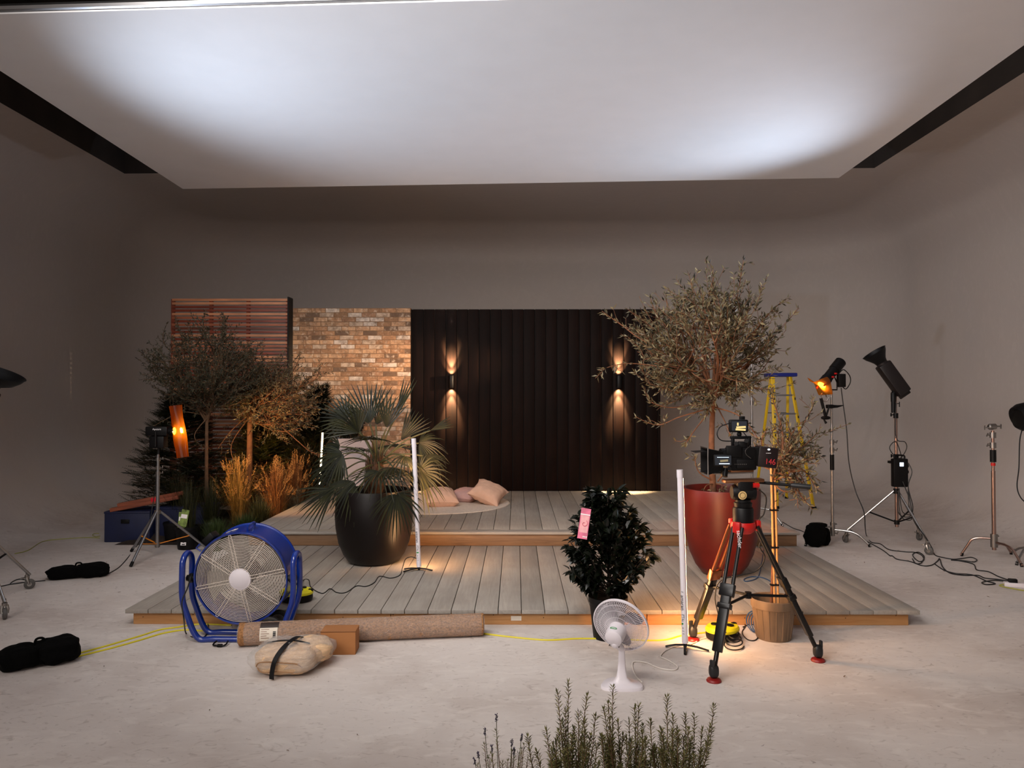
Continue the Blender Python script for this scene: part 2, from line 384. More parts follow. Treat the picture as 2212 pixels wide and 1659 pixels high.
# ------------------------------------------------------------------ rear set walls
YW = DY2
def brickmat():
    m, t, b = nt('tumbled pale brick'); N = t.nodes.new; L = t.links.new; b.inputs['Roughness'].default_value = .85
    tc = N('ShaderNodeTexCoord'); sp = N('ShaderNodeSeparateXYZ'); L(tc.outputs['Object'], sp.inputs[0])
    def ma(op, a, bb=None):
        n = N('ShaderNodeMath'); n.operation = op
        for i, q in enumerate((a, bb)):
            if q is None: continue
            if isinstance(q, (int, float)): n.inputs[i].default_value = q
            else: L(q, n.inputs[i])
        return n.outputs[0]
    nd = N('ShaderNodeTexNoise'); nd.inputs['Scale'].default_value = 14; nd.inputs['Detail'].default_value = 4; L(tc.outputs['Object'], nd.inputs['Vector'])
    wob = ma('MULTIPLY', ma('SUBTRACT', nd.outputs[0], .5), .014)
    y = ma('DIVIDE', ma('ADD', sp.outputs['Z'], wob), .0715); row = ma('FLOOR', y); fy = ma('FRACT', y)
    off = ma('MULTIPLY', ma('FRACT', ma('MULTIPLY', row, .5)), 1.0)
    wn0 = N('ShaderNodeTexWhiteNoise'); wn0.noise_dimensions = '1D'; L(row, wn0.inputs['W'])
    x = ma('ADD', ma('ADD', ma('DIVIDE', ma('ADD', sp.outputs['X'], wob), .222), off), ma('MULTIPLY', wn0.outputs['Value'], .22))
    col = ma('FLOOR', x); fx = ma('FRACT', x)
    cb = N('ShaderNodeCombineXYZ'); L(col, cb.inputs[0]); L(row, cb.inputs[1])
    wn = N('ShaderNodeTexWhiteNoise'); wn.noise_dimensions = '2D'; L(cb.outputs[0], wn.inputs['Vector'])
    r = N('ShaderNodeValToRGB'); r.color_ramp.interpolation = 'CONSTANT'; e = r.color_ramp.elements
    cols = [(0, (196, 152, 116)), (.16, (170, 128, 98)), (.3, (212, 168, 130)), (.44, (120, 96, 78)), (.56, (186, 140, 104)), (.68, (164, 124, 92)), (.8, (224, 206, 190)), (.93, (206, 180, 156))]
    e[0].color = (*lin(cols[0][1]), 1); e[1].position = cols[1][0]; e[1].color = (*lin(cols[1][1]), 1)
    for p, cc in cols[2:]:
        k = e.new(p); k.color = (*lin(cc), 1)
    L(wn.outputs['Value'], r.inputs[0])
    nz = N('ShaderNodeTexNoise'); nz.inputs['Scale'].default_value = 11; nz.inputs['Detail'].default_value = 8; nz.inputs['Roughness'].default_value = .7
    ad = N('ShaderNodeVectorMath'); ad.operation = 'ADD'; L(tc.outputs['Object'], ad.inputs[0]); L(wn.outputs['Color'], ad.inputs[1]); L(ad.outputs[0], nz.inputs['Vector'])
    q = N('ShaderNodeMapRange'); q.inputs['From Min'].default_value = .42; q.inputs['From Max'].default_value = .68; q.inputs['To Max'].default_value = .85; L(nz.outputs[0], q.inputs['Value'])
    q2 = N('ShaderNodeMapRange'); q2.inputs['From Min'].default_value = .56; q2.inputs['From Max'].default_value = .44; q2.inputs['To Max'].default_value = .0
    m1 = N('ShaderNodeMixRGB'); L(q.outputs[0], m1.inputs[0]); L(r.outputs[0], m1.inputs[1]); m1.inputs[2].default_value = (*lin((104, 76, 54)), 1)
    nz2 = N('ShaderNodeTexNoise'); nz2.inputs['Scale'].default_value = 17; nz2.inputs['Detail'].default_value = 6; L(ad.outputs[0], nz2.inputs['Vector'])
    q3 = N('ShaderNodeMapRange'); q3.inputs['From Min'].default_value = .55; q3.inputs['From Max'].default_value = .7; q3.inputs['To Max'].default_value = .7; L(nz2.outputs[0], q3.inputs['Value'])
    m2 = N('ShaderNodeMixRGB'); L(q3.outputs[0], m2.inputs[0]); L(m1.outputs[0], m2.inputs[1]); m2.inputs[2].default_value = (*lin((214, 190, 166)), 1)
    # mortar
    dx = ma('MULTIPLY', ma('MINIMUM', fx, ma('SUBTRACT', 1.0, fx)), .222); dy = ma('MULTIPLY', ma('MINIMUM', fy, ma('SUBTRACT', 1.0, fy)), .0715)
    dd = ma('MINIMUM', dx, dy)
    mo = N('ShaderNodeMapRange'); mo.inputs['From Min'].default_value = .003; mo.inputs['From Max'].default_value = .0065; L(dd, mo.inputs['Value'])
    m3 = N('ShaderNodeMixRGB'); L(mo.outputs[0], m3.inputs[0]); m3.inputs[1].default_value = (*lin((150, 116, 88)), 1); L(m2.outputs[0], m3.inputs[2])
    L(m3.outputs[0], b.inputs['Base Color'])
    hh = ma('ADD', mo.outputs[0], ma('MULTIPLY', nz.outputs[0], .5))
    bn = N('ShaderNodeBump'); bn.inputs['Strength'].default_value = .8; bn.inputs['Distance'].default_value = .008
    L(hh, bn.inputs['Height']); L(bn.outputs[0], b.inputs['Normal'])
    return m
ZT = PY(1150, 668, YW).z
bx0, bx1 = PY(622, 800, YW).x, PY(887, 800, YW).x
kx1 = PY(1427, 800, YW).x
t = thing('brick_set_wall', 'pale tumbled brick set wall between slatted screen and dark boards', 'wall panel', ((bx0+bx1)/2, YW+.05, 0))
zb = PY(750, 665.5, YW).z
MB().box((0, 0, zb/2), (bx1-bx0-.004, .1, zb)).build('brick_face', brickmat(), t, smooth=False)
mb = MB()
for sx in (-.8, 0, .8):
    mb.box((sx, .12, zb/2), (.045, .1, zb-.05)); mb.cyl((sx, .1, zb*.7), (sx, 1.0, .03), .02, n=6); mb.box((sx, .6, .022), (.045, 1.0, .045))
mb.build('support_frame', m_pine, t)
t = thing('dark_cladding_wall', 'wide almost black vertical board set wall with two lit lamps', 'wall panel', (0, YW, 0))
mb = MB(); pw = 24.07*YW/FPX; xs = PY(963, 800, YW).x
edges = [bx1]+[xs+pw*k for k in range(-3, 40) if bx1+.02 < xs+pw*k < kx1-.02]+[kx1]
for a, b_ in zip(edges, edges[1:]): mb.box(((a+b_)/2, .016, ZT/2), (b_-a-.012, .026, ZT), .003)
mb.build('cladding_boards', m_clad, t)
MB().box(((bx1+kx1)/2, .04, ZT/2), (kx1-bx1, .022, ZT-.004)).build('backing_board', M('black backing', (6, 4, 4), .9), t)
mb = MB()
for sx in (bx1+.3, 0.3, kx1-.3):
    mb.box((sx, .11, ZT/2), (.045, .1, ZT-.05)); mb.cyl((sx, .1, ZT*.7), (sx, 1.2, .03), .02, n=6); mb.box((sx, .65, .022), (.045, 1.1, .045))
mb.build('support_frame', m_pine, t)
# slatted screen
YS = 11.45
sx0, sx1 = PY(371, 800, YS).x, PY(622, 800, YS).x; zs = PY(500, 645, YS).z
t = thing('slatted_screen', 'tall red cedar screen of thin horizontal slats behind the garden trees', 'screen', ((sx0+sx1)/2, YS, 0))
sm = [M('cedar light', (206, 140, 100), .55, var=.25, scale=3, stretch=(1, 8, 8)), M('cedar mid', (172, 100, 68), .55, var=.25, scale=3, stretch=(1, 8, 8)),
      M('cedar red', (132, 58, 36), .5, var=.25, scale=3, stretch=(1, 8, 8)), M('cedar brown', (112, 58, 38), .5, var=.25, scale=3, stretch=(1, 8, 8))]
mb = MB(); z = zs-.02; w = sx1-sx0; i = 0
rr = random.Random(3)
while z > .05:
    mb.cur = rr.choice([0, 0, 1, 1, 2, 3]) if i else 0
    mb.box((0, 0, z), (w, .022, .037), .002); z -= .0555; i += 1
mb.build('slats', sm, t)
mb = MB()
for k in (-.5, -.17, .15, .49): mb.box((k*w, .035, zs/2), (.05, .045, zs-.01))
mb.build('posts', sm[2], t)
MB().box((w/2+.012, .0575, zs/2+.01), (.022, .215, zs+.02)).build('edge_board', M('dark edge', (20, 16, 15), .8), t)
for k in (-.4, .4): mb = MB().cyl((k*w, .06, zs*.6), (k*w, .9, .02), .02, n=6); mb.box((k*w, .5, .02), (.045, .9, .04)); mb.build('support_brace', m_pine, t)

# sconces
def sconce(px, label):
    p = PY(px, 824.5, YW-.055)
    t = thing('wall_lamp', label, 'wall lamp', (p.x, p.y, p.z), group='up and down wall lamps')
    h = .098
    mb = MB().lathe([(.043, -h), (.045, -h+.004), (.045, h-.004), (.043, h), (.036, h), (.034, h-.03), (0, h-.032)], n=28)
    mb.lathe([(0, -h+.032), (.034, -h+.03), (.036, -h), (.043, -h)], n=28)
    mb.build('housing', m_black, t)
    MB().box((0, .045, 0), (.06, .03, .12), .005).build('wall_bracket', m_black, t)
    for s in (-1, 1):
        o = MB().lathe([(0, s*(h-.022)), (.028, s*(h-.022))], n=20).build('lens', emis('lamp glow', (1, .72, .42), 12), t)
        for nm, ang_, pw_, bl in (('lamp_light', 44, 1500+500*s, .7), ('lamp_light', 84, 150, .8), ('lamp_light', 90, 20, 1)):
            l = spot(nm, (0, 0, 0), (0, 0, 1), pw_, ang_, bl, SCON, .012); l.parent = t; l.location = (0, -.005, s*(h+.002)); aim(l, (0, {44: .10, 84: .55, 90: -.2}[ang_], s))
sconce(974.5, 'lit black up-and-down wall lamp near the brick wall'); sconce(1337, 'lit black up-and-down wall lamp behind the big olive tree')

# ------------------------------------------------------------------ rug and cushions
def rug():
    mb = MB(); n = 64; r = 1.0
    mb.lathe([(0, .012), (r-.03, .012), (r-.008, .010), (r, .004), (r, 0), (0, 0)], n=72)
    return tag(mb.build('round_rug', M('cream wool rug', (214, 200, 186), .95, var=.12, scale=40, bump=.8, bscale=120), loc=(-1.09, 10.26, .28)), 'round cream wool rug under the cushions on the upper deck', 'rug')
rug()
m_cush = M('blush linen', (206, 168, 146), .9, var=.06, scale=14, bump=.35, bscale=9)
m_cush2 = M('mauve linen', (186, 150, 146), .9, var=.06, scale=14, bump=.35, bscale=9)
def cushion(c, rot, s, th, m, label, seed):
    mb = MB(); n = 22; vs = []; fs = []
    for sd in (1, -1):
        for i in range(n+1):
            for j in range(n+1):
                u, v = i/n*2-1, j/n*2-1
                k = (1-abs(u)**2.6)*(1-abs(v)**2.6)
                pin = 1-.16*(1-abs(v)**2)*abs(u)**3*1; pin2 = 1-.16*(1-abs(u)**2)*abs(v)**3
                z = th*max(k, 0)**.55
                w = .010*noise.noise(V((u*4+seed, v*4, sd)))*(k**.3 if k > 0 else 0)
                w += .026*noise.noise(V((math.atan2(v, u)*5+seed, (u*u+v*v)*1.0, 3)))*min(1, (u*u+v*v))*(k**.25 if k > 0 else 0)
                vs.append((u*s/2*pin, v*s/2*pin2, sd*(z+w)))
    N1 = (n+1)*(n+1)
    for i in range(n):
        for j in range(n):
            a = i*(n+1)+j; fs.append((a, a+n+1, a+n+2, a+1)); fs.append((N1+a, N1+a+1, N1+a+n+2, N1+a+n+1))
    mb.add(vs, fs)
    return tag(mb.build('scatter_cushion', m, loc=c, rot=rot, ang=70), label, 'cushion', 'cushions on the round rug')
a = PX(949, 1096, .29); cushion((a.x, a.y+.18, .40), (rad(12), rad(2), rad(14)), .46, .12, m_cush, 'blush cushion lying flat on the rug, leftmost of the three', 1)
a = PX(1012, 1090, .29); cushion((a.x-.06, a.y+.36, .375), (rad(8), 0, rad(-28)), .44, .09, m_cush2, 'mauve cushion lying between the two blush cushions', 5)
a = PX(1052, 1092, .29); cushion((a.x+.01, a.y+.17, .44), (rad(20), rad(22), rad(-12)), .47, .115, m_cush, 'blush cushion tilted up, rightmost of the three', 9)
# ------------------------------------------------------------------ planters with the big palm and olive
m_potd = M('dark bronze glazed pot', (10, 4, 3), .42, var=.3, scale=3, spec=.3)
m_potr = M('rust red glazed pot', (88, 18, 8), .42, var=.35, scale=2.5, spec=.35)
m_soil = M('soil', (40, 28, 20), .95, var=.5, scale=20, bump=1)
def big_pot(loc, prof_, m, label, rim=.03):
    t = thing('round_planter', label, 'planter', loc)
    top = prof_[-1]
    inner = [(top[0]-rim, top[1]), (top[0]-rim-.005, top[1]-.05), (top[0]-rim-.01, top[1]-.12)]
    MB().lathe([(0, 0)]+prof_+[(top[0]-.004, top[1]+.012), (top[0]-rim+.004, top[1]+.012)]+inner, n=64).build('pot_wall', m, t, ang=60)
    mb = MB(); mb.lathe([(inner[-1][0]+.004, top[1]-.10), (inner[-1][0]*.5, top[1]-.085), (0, top[1]-.08)], n=32); mb.build('soil', m_soil, t)
    return t
PL = V((-1.40, 7.32, .125))
big_pot(PL, [(.21, 0), (.25, .02), (.30, .09), (.345, .20), (.372, .34), (.38, .46), (.375, .57), (.36, .66), (.352, .70)], m_potd, 'large near-black egg-shaped planter holding the fan palm')
PR = V((1.885, 6.84, .125))
big_pot(PR, [(.13, 0), (.18, .02), (.235, .09), (.285, .20), (.317, .33), (.335, .48), (.345, .64), (.350, .775)], m_potr, 'large rust red tapering planter holding the tall olive tree')

# palm
def fan_leaf(mb, h, d, nrm, L, spread, n, droop, w=.019):
    d = d.normalized(); s = d.cross(nrm).normalized(); nn = s.cross(d)
    for i in range(n):
        t = (i/(n-1)*2-1)*rad(spread)
        dr = d*math.cos(t)+s*math.sin(t); ll = L*(1-.22*abs(t)/rad(180))*R.uniform(.9, 1.04)
        sd = dr.cross(nn).normalized(); pts = []; bend = R.uniform(.7, 1.4)*droop
        for u, ww in ((.03, .006), (.3, w*.8), (.55, w), (.8, w*.6), (1, .002)):
            p = h+dr*ll*u+V((0, 0, -1))*(u**2.4)*ll*bend; pts.append((p, ww))
        o = []
        for p, ww in pts: o += [p-sd*ww/2+nn*ww*.25, p, p+sd*ww/2+nn*ww*.25]
        f = []
        for k in range(4):
            a = k*3; f += [(a, a+1, a+4, a+3), (a+1, a+2, a+5, a+4)]
        mb.add(o, f)
t = thing('fan_palm', 'fan palm with dark green fronds growing in the near-black planter', 'palm', (PL.x, PL.y, .745))
o0 = V((PL.x, PL.y, .745))
mb = MB(); mb.tube([V((0, 0, 0)), V((.01, 0, .12)), V((.02, 0, .26)), V((.03, 0, .36))], [.085, .08, .07, .05], 14)
for i in range(160):
    a = R.uniform(0, 6.28); z = R.uniform(.02, .36); r = .08-z*.08
    p = V((math.cos(a)*r, math.sin(a)*r, z)); mb.tube([p, p+V((math.cos(a)*.02, math.sin(a)*.02, .05)), p+V((math.cos(a)*.03, math.sin(a)*.03, .09+R.uniform(0, .04)))], [.006, .004, .001], 4)
mb.build('trunk', M('palm fibre', (74, 50, 32), .95, var=.5, scale=20), t)
m_palm = leafmat('palm leaf', (12, 17, 5), (40, 42, 13), .5, .2)
m_pst = M('palm stalk', (58, 58, 26), .6)
# (hub px,py,dY, dir px dx,dy, depth dir, length px, spread, n, droop)
fr = [(799, 915, 0.0, -.35, -1, .1, 92, 48, 15, .02), (812, 918, .05, .45, -1, -.1, 86, 34, 8, .02), (752, 905, .1, -1, -.35, 0, 66, 70, 16, .05),
      (741, 980, -.1, -.9, .6, .0, 68, 75, 18, .35), (722, 1056, -.22, -1, .62, -.1, 82, 38, 12, .15), (820, 1018, -.30, .0, .25, -1, 84, 120, 30, .30),
      (866, 951, .1, .75, -1, 0, 76, 26, 9, .05), (855, 902, .12, .35, -1, .2, 88, 9, 5, .0), (905, 957, .05, 1, .1, 0, 62, 80, 18, .4), (905, 1020, -.1, 1, -.12, -.2, 70, 78, 20, .42),
      (856, 1067, -.38, .3, 1, -.3, 60, 95, 24, .45), (745, 1015, .0, -1, .25, -.3, 70, 60, 16, .35), (845, 965, .25, .2, -.2, 1, 84, 100, 22, .35), (790, 975, .2, -.6, -.3, 1, 84, 100, 20, .3),
      (875, 985, -.2, .6, .5, -.6, 62, 80, 16, .4), (930, 930, .05, 1, -.45, .1, 50, 14, 5, .05), (770, 1075, -.2, -.35, 1, -.3, 52, 45, 10, .2), (735, 965, .05, -.8, .1, .4, 60, 60, 14, .35),
      (775, 935, -.15, -.6, -.9, -.3, 74, 55, 15, .1), (835, 925, -.1, .2, -1, -.3, 78, 30, 9, .03), (765, 1040, -.25, -.8, .9, -.4, 66, 60, 16, .3), (850, 1010, -.25, .7, .3, -.7, 66, 80, 18, .4), (800, 950, -.2, -.2, -.4, -1, 70, 90, 18, .3), (712, 1000, .0, -.5, 1, 0, 56, 40, 11, .2), (915, 985, 0, .8, .6, 0, 52, 50, 12, .3)]
S = FPX/PL.y
for (hx, hy, dy, dx, dz, dd, L, sp_, n, dr) in fr:
    h = PY(hx, hy, PL.y+dy)-o0
    d = V((dx, dd, -dz)); mb = MB()
    nrm = V((0, -1, .35)) if abs(dd) < .5 else V((0, .2, 1))
    fan_leaf(mb, h, d, nrm, L/S*1.08, sp_, n, dr)
    lf = mb.build('frond', m_palm, t, smooth=False)
    b0 = V((.03, 0, .33)); md = (b0+h)*.5+V((0, 0, .06))
    MB().tube(catmull([b0, md, h], 6), [.008]*12+[.005], 6).build('leaf_stalk', m_pst, lf)

# olive trees -----------------------------------------------------------------
m_ol = leafmat('olive leaf', (24, 24, 15), (134, 122, 90), .55, .15)
m_ol2 = leafmat('olive leaf dark', (44, 48, 36), (96, 96, 74), .5, .2)
m_bark = M('olive bark', (104, 66, 42), .85, var=.35, scale=14, bump=.6)
m_barkd = M('olive bark dark', (96, 70, 48), .85, var=.35, scale=14, bump=.6)
def twig_leaves(ml, pts, L, w, step, dens=1.0):
    acc = 0
    for a, b_ in zip(pts, pts[1:]):
        d = (b_-a); ln = d.length
        if ln < 1e-5: continue
        d = d/ln; k = max(1, int(ln/step))
        for i in range(k):
            if R.random() > dens: continue
            p = a+d*ln*(i+R.random())/k; q = d.orthogonal().normalized(); q.rotate(Matrix.Rotation(R.uniform(0, 6.28), 3, d))
            for sgn in (1, -1):
                if R.random() < .12: continue
                ld = (d*R.uniform(.5, 1.1)+q*sgn*R.uniform(.5, 1)); ml.leaf(p, ld, rv(), L*R.uniform(.65, 1.15), w*R.uniform(.8, 1.2), R.uniform(.05, .25))
def tree(name, label, base, top, cc, cr, n1, n2, n3, L, w, ml_mat, bk_mat, rtrunk, extra=(), upw=.0, dens=1, parent=None, hole=None):
    t = thing(name, label, 'tree', base); base = V(base); mw = MB(); ml = MB()
    top = V(top)-base; cc = V(cc)-base; mt = MB()
    mid = top*.5+V((R.uniform(-.02, .02), R.uniform(-.02, .02), 0))
    mt.tube(catmull([V((0, 0, 0)), mid, top], 8), [rtrunk*(1-.3*i/16) for i in range(17)], 12)
    mt.build('trunk', bk_mat, t)
    def onsurf(k, dirn=None, sp_=.8):
        while 1:
            d = V((R.gauss(0, 1), R.gauss(0, 1), R.gauss(0, 1)+upw)).normalized()
            if dirn is not None and d.dot(dirn) < sp_: continue
            break
        return V((cc.x+d.x*cr[0]*k, cc.y+d.y*cr[1]*k, cc.z+d.z*cr[2]*k)), d
    for i in range(n1):
        tgt, d = onsurf(R.uniform(.6, .85)); a = top-V((0, 0, R.uniform(0, .12)))
        m1 = a.lerp(tgt, .45)+rv(.06)+V((0, 0, .05)); P = catmull([a, m1, tgt], 6)
        mw.tube(P, [rtrunk*.42*(1-.72*k/12)+.002 for k in range(13)], 6)
        for j in range(n2):
            s0 = P[R.randint(3, 12)]; t2, d2 = onsurf(R.uniform(.8, 1.06), d, .55)
            m2 = s0.lerp(t2, .5)+rv(.08); P2 = catmull([s0, m2, t2], 5)
            mw.tube(P2, [.005*(1-.7*k/10)+.001 for k in range(11)], 4, cap=False)
            twig_leaves(ml, P2[4:], L, w, L*.55, dens)
            for k in range(n3):
                s1 = P2[R.randint(2, 9)]; e = s1+(t2-s0).normalized()*R.uniform(.08, .26)+rv(.12)+V((0, 0, .05+upw*.04))
                P3 = catmull([s1, s1.lerp(e, .5)+rv(.03), e], 4); mw.tube(P3, [.0022]*9, 3, cap=False); twig_leaves(ml, P3, L, w, L*.5, dens)
    for pts in extra:
        P = catmull([V(p)-base for p in pts], 6); n = len(P)
        mw.tube(P, [.007*(1-.8*k/n)+.001 for k in range(n)], 5); twig_leaves(ml, P[int(n*.55):], L, w, L*.9)
        for k in range(3):
            s1 = P[R.randint(int(n*.5), n-3)]; e = s1+(P[-1]-P[-4])*.6+rv(.12); tw = [s1, s1.lerp(e, .5)+rv(.02), e]
            mw.tube(tw, [.002]*3, 3); twig_leaves(ml, tw, L, w, L*.8)
    mw.build('branches', bk_mat, t); ml.build('leaves', ml_mat, t, smooth=False)
    return t
def q(*a): return [PY(px, py, PR.y+dy) for px, py, dy in a]
ex = [q((1540, 830, 0), (1460, 800, -.1), (1360, 785, -.2), (1292, 800, -.3)), q((1500, 760, 0), (1400, 740, -.1), (1340, 700, -.1), (1300, 672, -.1)),
      q((1540, 880, 0), (1470, 900, -.1), (1420, 918, 0), (1372, 900, 0)), q((1530, 860, 0), (1460, 880, .1), (1410, 870, .1), (1390, 838, .1)),
      q((1560, 720, 0), (1590, 650, 0), (1600, 600, 0), (1606, 562, 0)), q((1530, 720, 0), (1530, 650, 0), (1545, 590, 0)), q((1500, 740, 0), (1450, 690, 0), (1437, 622, 0)),
      q((1540, 880, 0), (1500, 930, -.1), (1480, 960, -.1)), q((1545, 880, 0), (1600, 900, -.2), (1640, 950, -.2)), q((1545, 1040, -.02), (1510, 1020, -.05), (1500, 985, -.1)), q((1550, 1040, 0), (1570, 1010, 0), (1560, 985, 0)),
      q((1600, 760, 0), (1650, 690, 0), (1692, 648, 0)), q((1600, 800, 0), (1640, 760, 0), (1672, 745, 0)), q((1545, 870, .1), (1570, 920, -.2), (1585, 960, -.2)), q((1520, 800, 0), (1470, 740, 0), (1420, 680, 0), (1404, 640, 0)),
      q((1545, 1045, 0), (1525, 1050, -.1), (1515, 1075, -.2)), q((1545, 1045, 0), (1560, 1050, -.1), (1550, 1078, -.3))]
tree('olive_tree', 'tall airy olive tree with round open crown growing in the rust red planter', (PR.x-.07, PR.y, .81), PY(1541, 845, PR.y), PY(1530, 755, PR.y), (.62, .52, .57), 19, 8, 3, .062, .0175, m_ol, m_bark, .032, ex, upw=.35)

# small olive in the brown nursery pot
PN = V((1.868, 5.42, 0))
m_npot = M('weathered brown plastic', (112, 92, 72), .6, var=.3, scale=5, stretch=(3, 3, .6))
t = thing('nursery_pot', 'brown weathered plastic nursery pot on the floor right of the camera tripod', 'plant pot', PN)
mb = MB().lathe([(0, .0), (.118, .0), (.122, .01), (.146, .225), (.147, .228), (.158, .230), (.160, .285), (.155, .29), (.148, .285), (.142, .2)], n=48)
for i in range(18):
    a = i*math.pi/9; mb.cyl((math.cos(a)*.121, math.sin(a)*.121, .015), (math.cos(a)*.144, math.sin(a)*.144, .222), .005, n=5)
mb.build('pot_wall', m_npot, t)
MB().lathe([(.144, .20), (0, .215)], n=24).build('soil', m_soil, t)
m_cane = M('bamboo cane', (196, 146, 92), .5, var=.2, scale=6)
b0 = V((PN.x-.015, PN.y+.0, .205)); YN = PN.y
def q(*a): return [PY(px, py, YN+dy) for px, py, dy in a]
ex = [q((1666, 1010, 0), (1700, 985, 0), (1722, 940, 0), (1750, 890, 0), (1758, 868, 0)), q((1700, 985, 0), (1740, 960, 0), (1765, 935, 0)), q((1668, 1020, 0), (1700, 1000, -.1), (1740, 1020, -.1), (1765, 1060, -.1)),
      q((1668, 1020, 0), (1705, 1030, -.1), (1730, 1070, -.1), (1755, 1100, -.1)), q((1690, 990, 0), (1690, 930, 0), (1672, 870, 0), (1666, 840, 0)), q((1666, 1015, 0), (1645, 960, .1), (1655, 930, .1)),
      q((1666, 1015, 0), (1640, 1000, .05), (1630, 960, .1)), q((1700, 985, 0), (1710, 950, -.1), (1700, 910, -.1)), q((1700, 1010, 0), (1730, 1000, 0), (1768, 988, .0)), q((1668, 1040, 0), (1690, 1060, -.1), (1720, 1062, -.1)),
      q((1700, 985, .1), (1680, 950, .1), (1690, 900, .1)), q((1700, 1000, 0), (1720, 1030, .1), (1740, 1050, .1))]
t = tree('young_olive_tree', 'young olive tree staked with canes in the brown nursery pot', b0, PY(1667, 1015, YN), PY(1703, 985, YN), (.17, .17, .19), 6, 4, 2, .05, .013, m_ol, m_bark, .013, ex)
for dx in (.022, .048):
    mb = MB(); mb.cyl((dx, -.012, -.03), (dx-.02, -.012, PY(1660, 1010, YN).z-.205), .009, n=8)
    for k in range(5): mb.cyl((dx-.004*k, -.012, .1+.16*k), (dx-.004*k, -.012, .112+.16*k), .0105, n=8)
    mb.build('cane', m_cane, t)
for z in (.18, .45, .72): MB().box((.02, -.012, z), (.062, .03, .012), .003).build('tree_tie', m_black, t)

# camellia shrub
t = thing('nursery_pot', 'black plastic nursery pot behind the white desk fan', 'plant pot', (.668, 5.42, 0))
MB().lathe([(0, 0), (.105, 0), (.108, .01), (.135, .26), (.142, .262), (.144, .30), (.138, .30), (.13, .24)], n=40).build('pot_wall', m_black, t)
MB().lathe([(.133, .26), (0, .27)], n=24).build('soil', m_soil, t)
CB = V((.668, 5.42, .262))
t = thing('camellia_shrub', 'glossy dark green camellia shrub with a pink tag, behind the desk fan', 'shrub', CB)
m_cam = leafmat('camellia leaf', (5, 9, 5), (16, 22, 11), .3, .05)
mw = MB(); ml = MB(); mw.cyl((0, 0, 0), (.005, 0, .2), .012, .010)
def shrub_r(z):   # outline radius vs height 0..1
    return .10+.22*math.sin(math.pi*min(1, z*.95+.06))**.8*(1 if z < .55 else (1-(z-.55)*1.55)) 
for i in range(150):
    z = R.uniform(.10, .80); u = z/.82; a = R.uniform(0, 6.28); r = max(.05, shrub_r(u))*R.uniform(.55, 1.05)
    e = V((math.cos(a)*r, math.sin(a)*r, z)); s0 = V((0, 0, max(.05, z-.25)))
    P = catmull([s0, s0.lerp(e, .5)+V((0, 0, -.02)), e+V((0, 0, .03))], 5); mw.tube(P, [.004]*(len(P)-1)+[.002], 4)
    for k in range(16):
        p = P[R.randint(5, len(P)-1)]; d = V((math.cos(a), math.sin(a), .5)).normalized()+rv(1.0)
        ml.leaf6(p, d, V((0, 0, 1))+rv(.5), R.uniform(.055, .085), R.uniform(.036, .050), .2)
mw.build('branches', M('dark twig', (36, 26, 18), .9), t); ml.build('leaves', m_cam, t)
tg = PY(1262, 1131, 5.15)-CB
mb = MB().box((0, 0, 0), (.068, .0015, .21), rot=(rad(-6), rad(9), 0)); lb = mb.build('plant_tag', M('pink card', (226, 120, 150), .5, var=.25, scale=16), t, loc=tg); lb['label'] = 'pink care tag with a rose picture'
mb = MB(); rose = M('rose print', (240, 176, 180), .5, var=.1, scale=30)
rm = Euler((rad(-6), rad(9), 0)).to_matrix()
mb.add([rm @ V(p) for p in [(-.028, -.0015, -.062), (.028, -.0015, -.062), (.028, -.0015, .055), (-.028, -.0015, .055)]], [(0, 1, 2, 3)])
sp = [rm @ V((math.cos(a*.35)*.0012*a, -.003, math.sin(a*.35)*.0012*a)) for a in range(3, 22)]
mb.build('rose_picture', rose, lb)
MB().tube(sp, .0016, 4).build('rose_outline', M('rose line', (205, 70, 100), .5), lb)
w_ = M('white ink', (245, 240, 240), .5)
mb = MB(); mb.add([rm @ V(p) for p in [(-.034, -.0018, .058), (.034, -.0018, .058), (.034, -.0018, .066), (-.034, -.0018, .066)]], [(0, 1, 2, 3)])
for k in range(3): mb.add([rm @ V((x, -.0018, z)) for x, z in [(.002+k*.011, -.094), (.009+k*.011, -.094), (.009+k*.011, -.084), (.002+k*.011, -.084)]], [(0, 1, 2, 3)])
mb.build('tag_print', w_, lb)
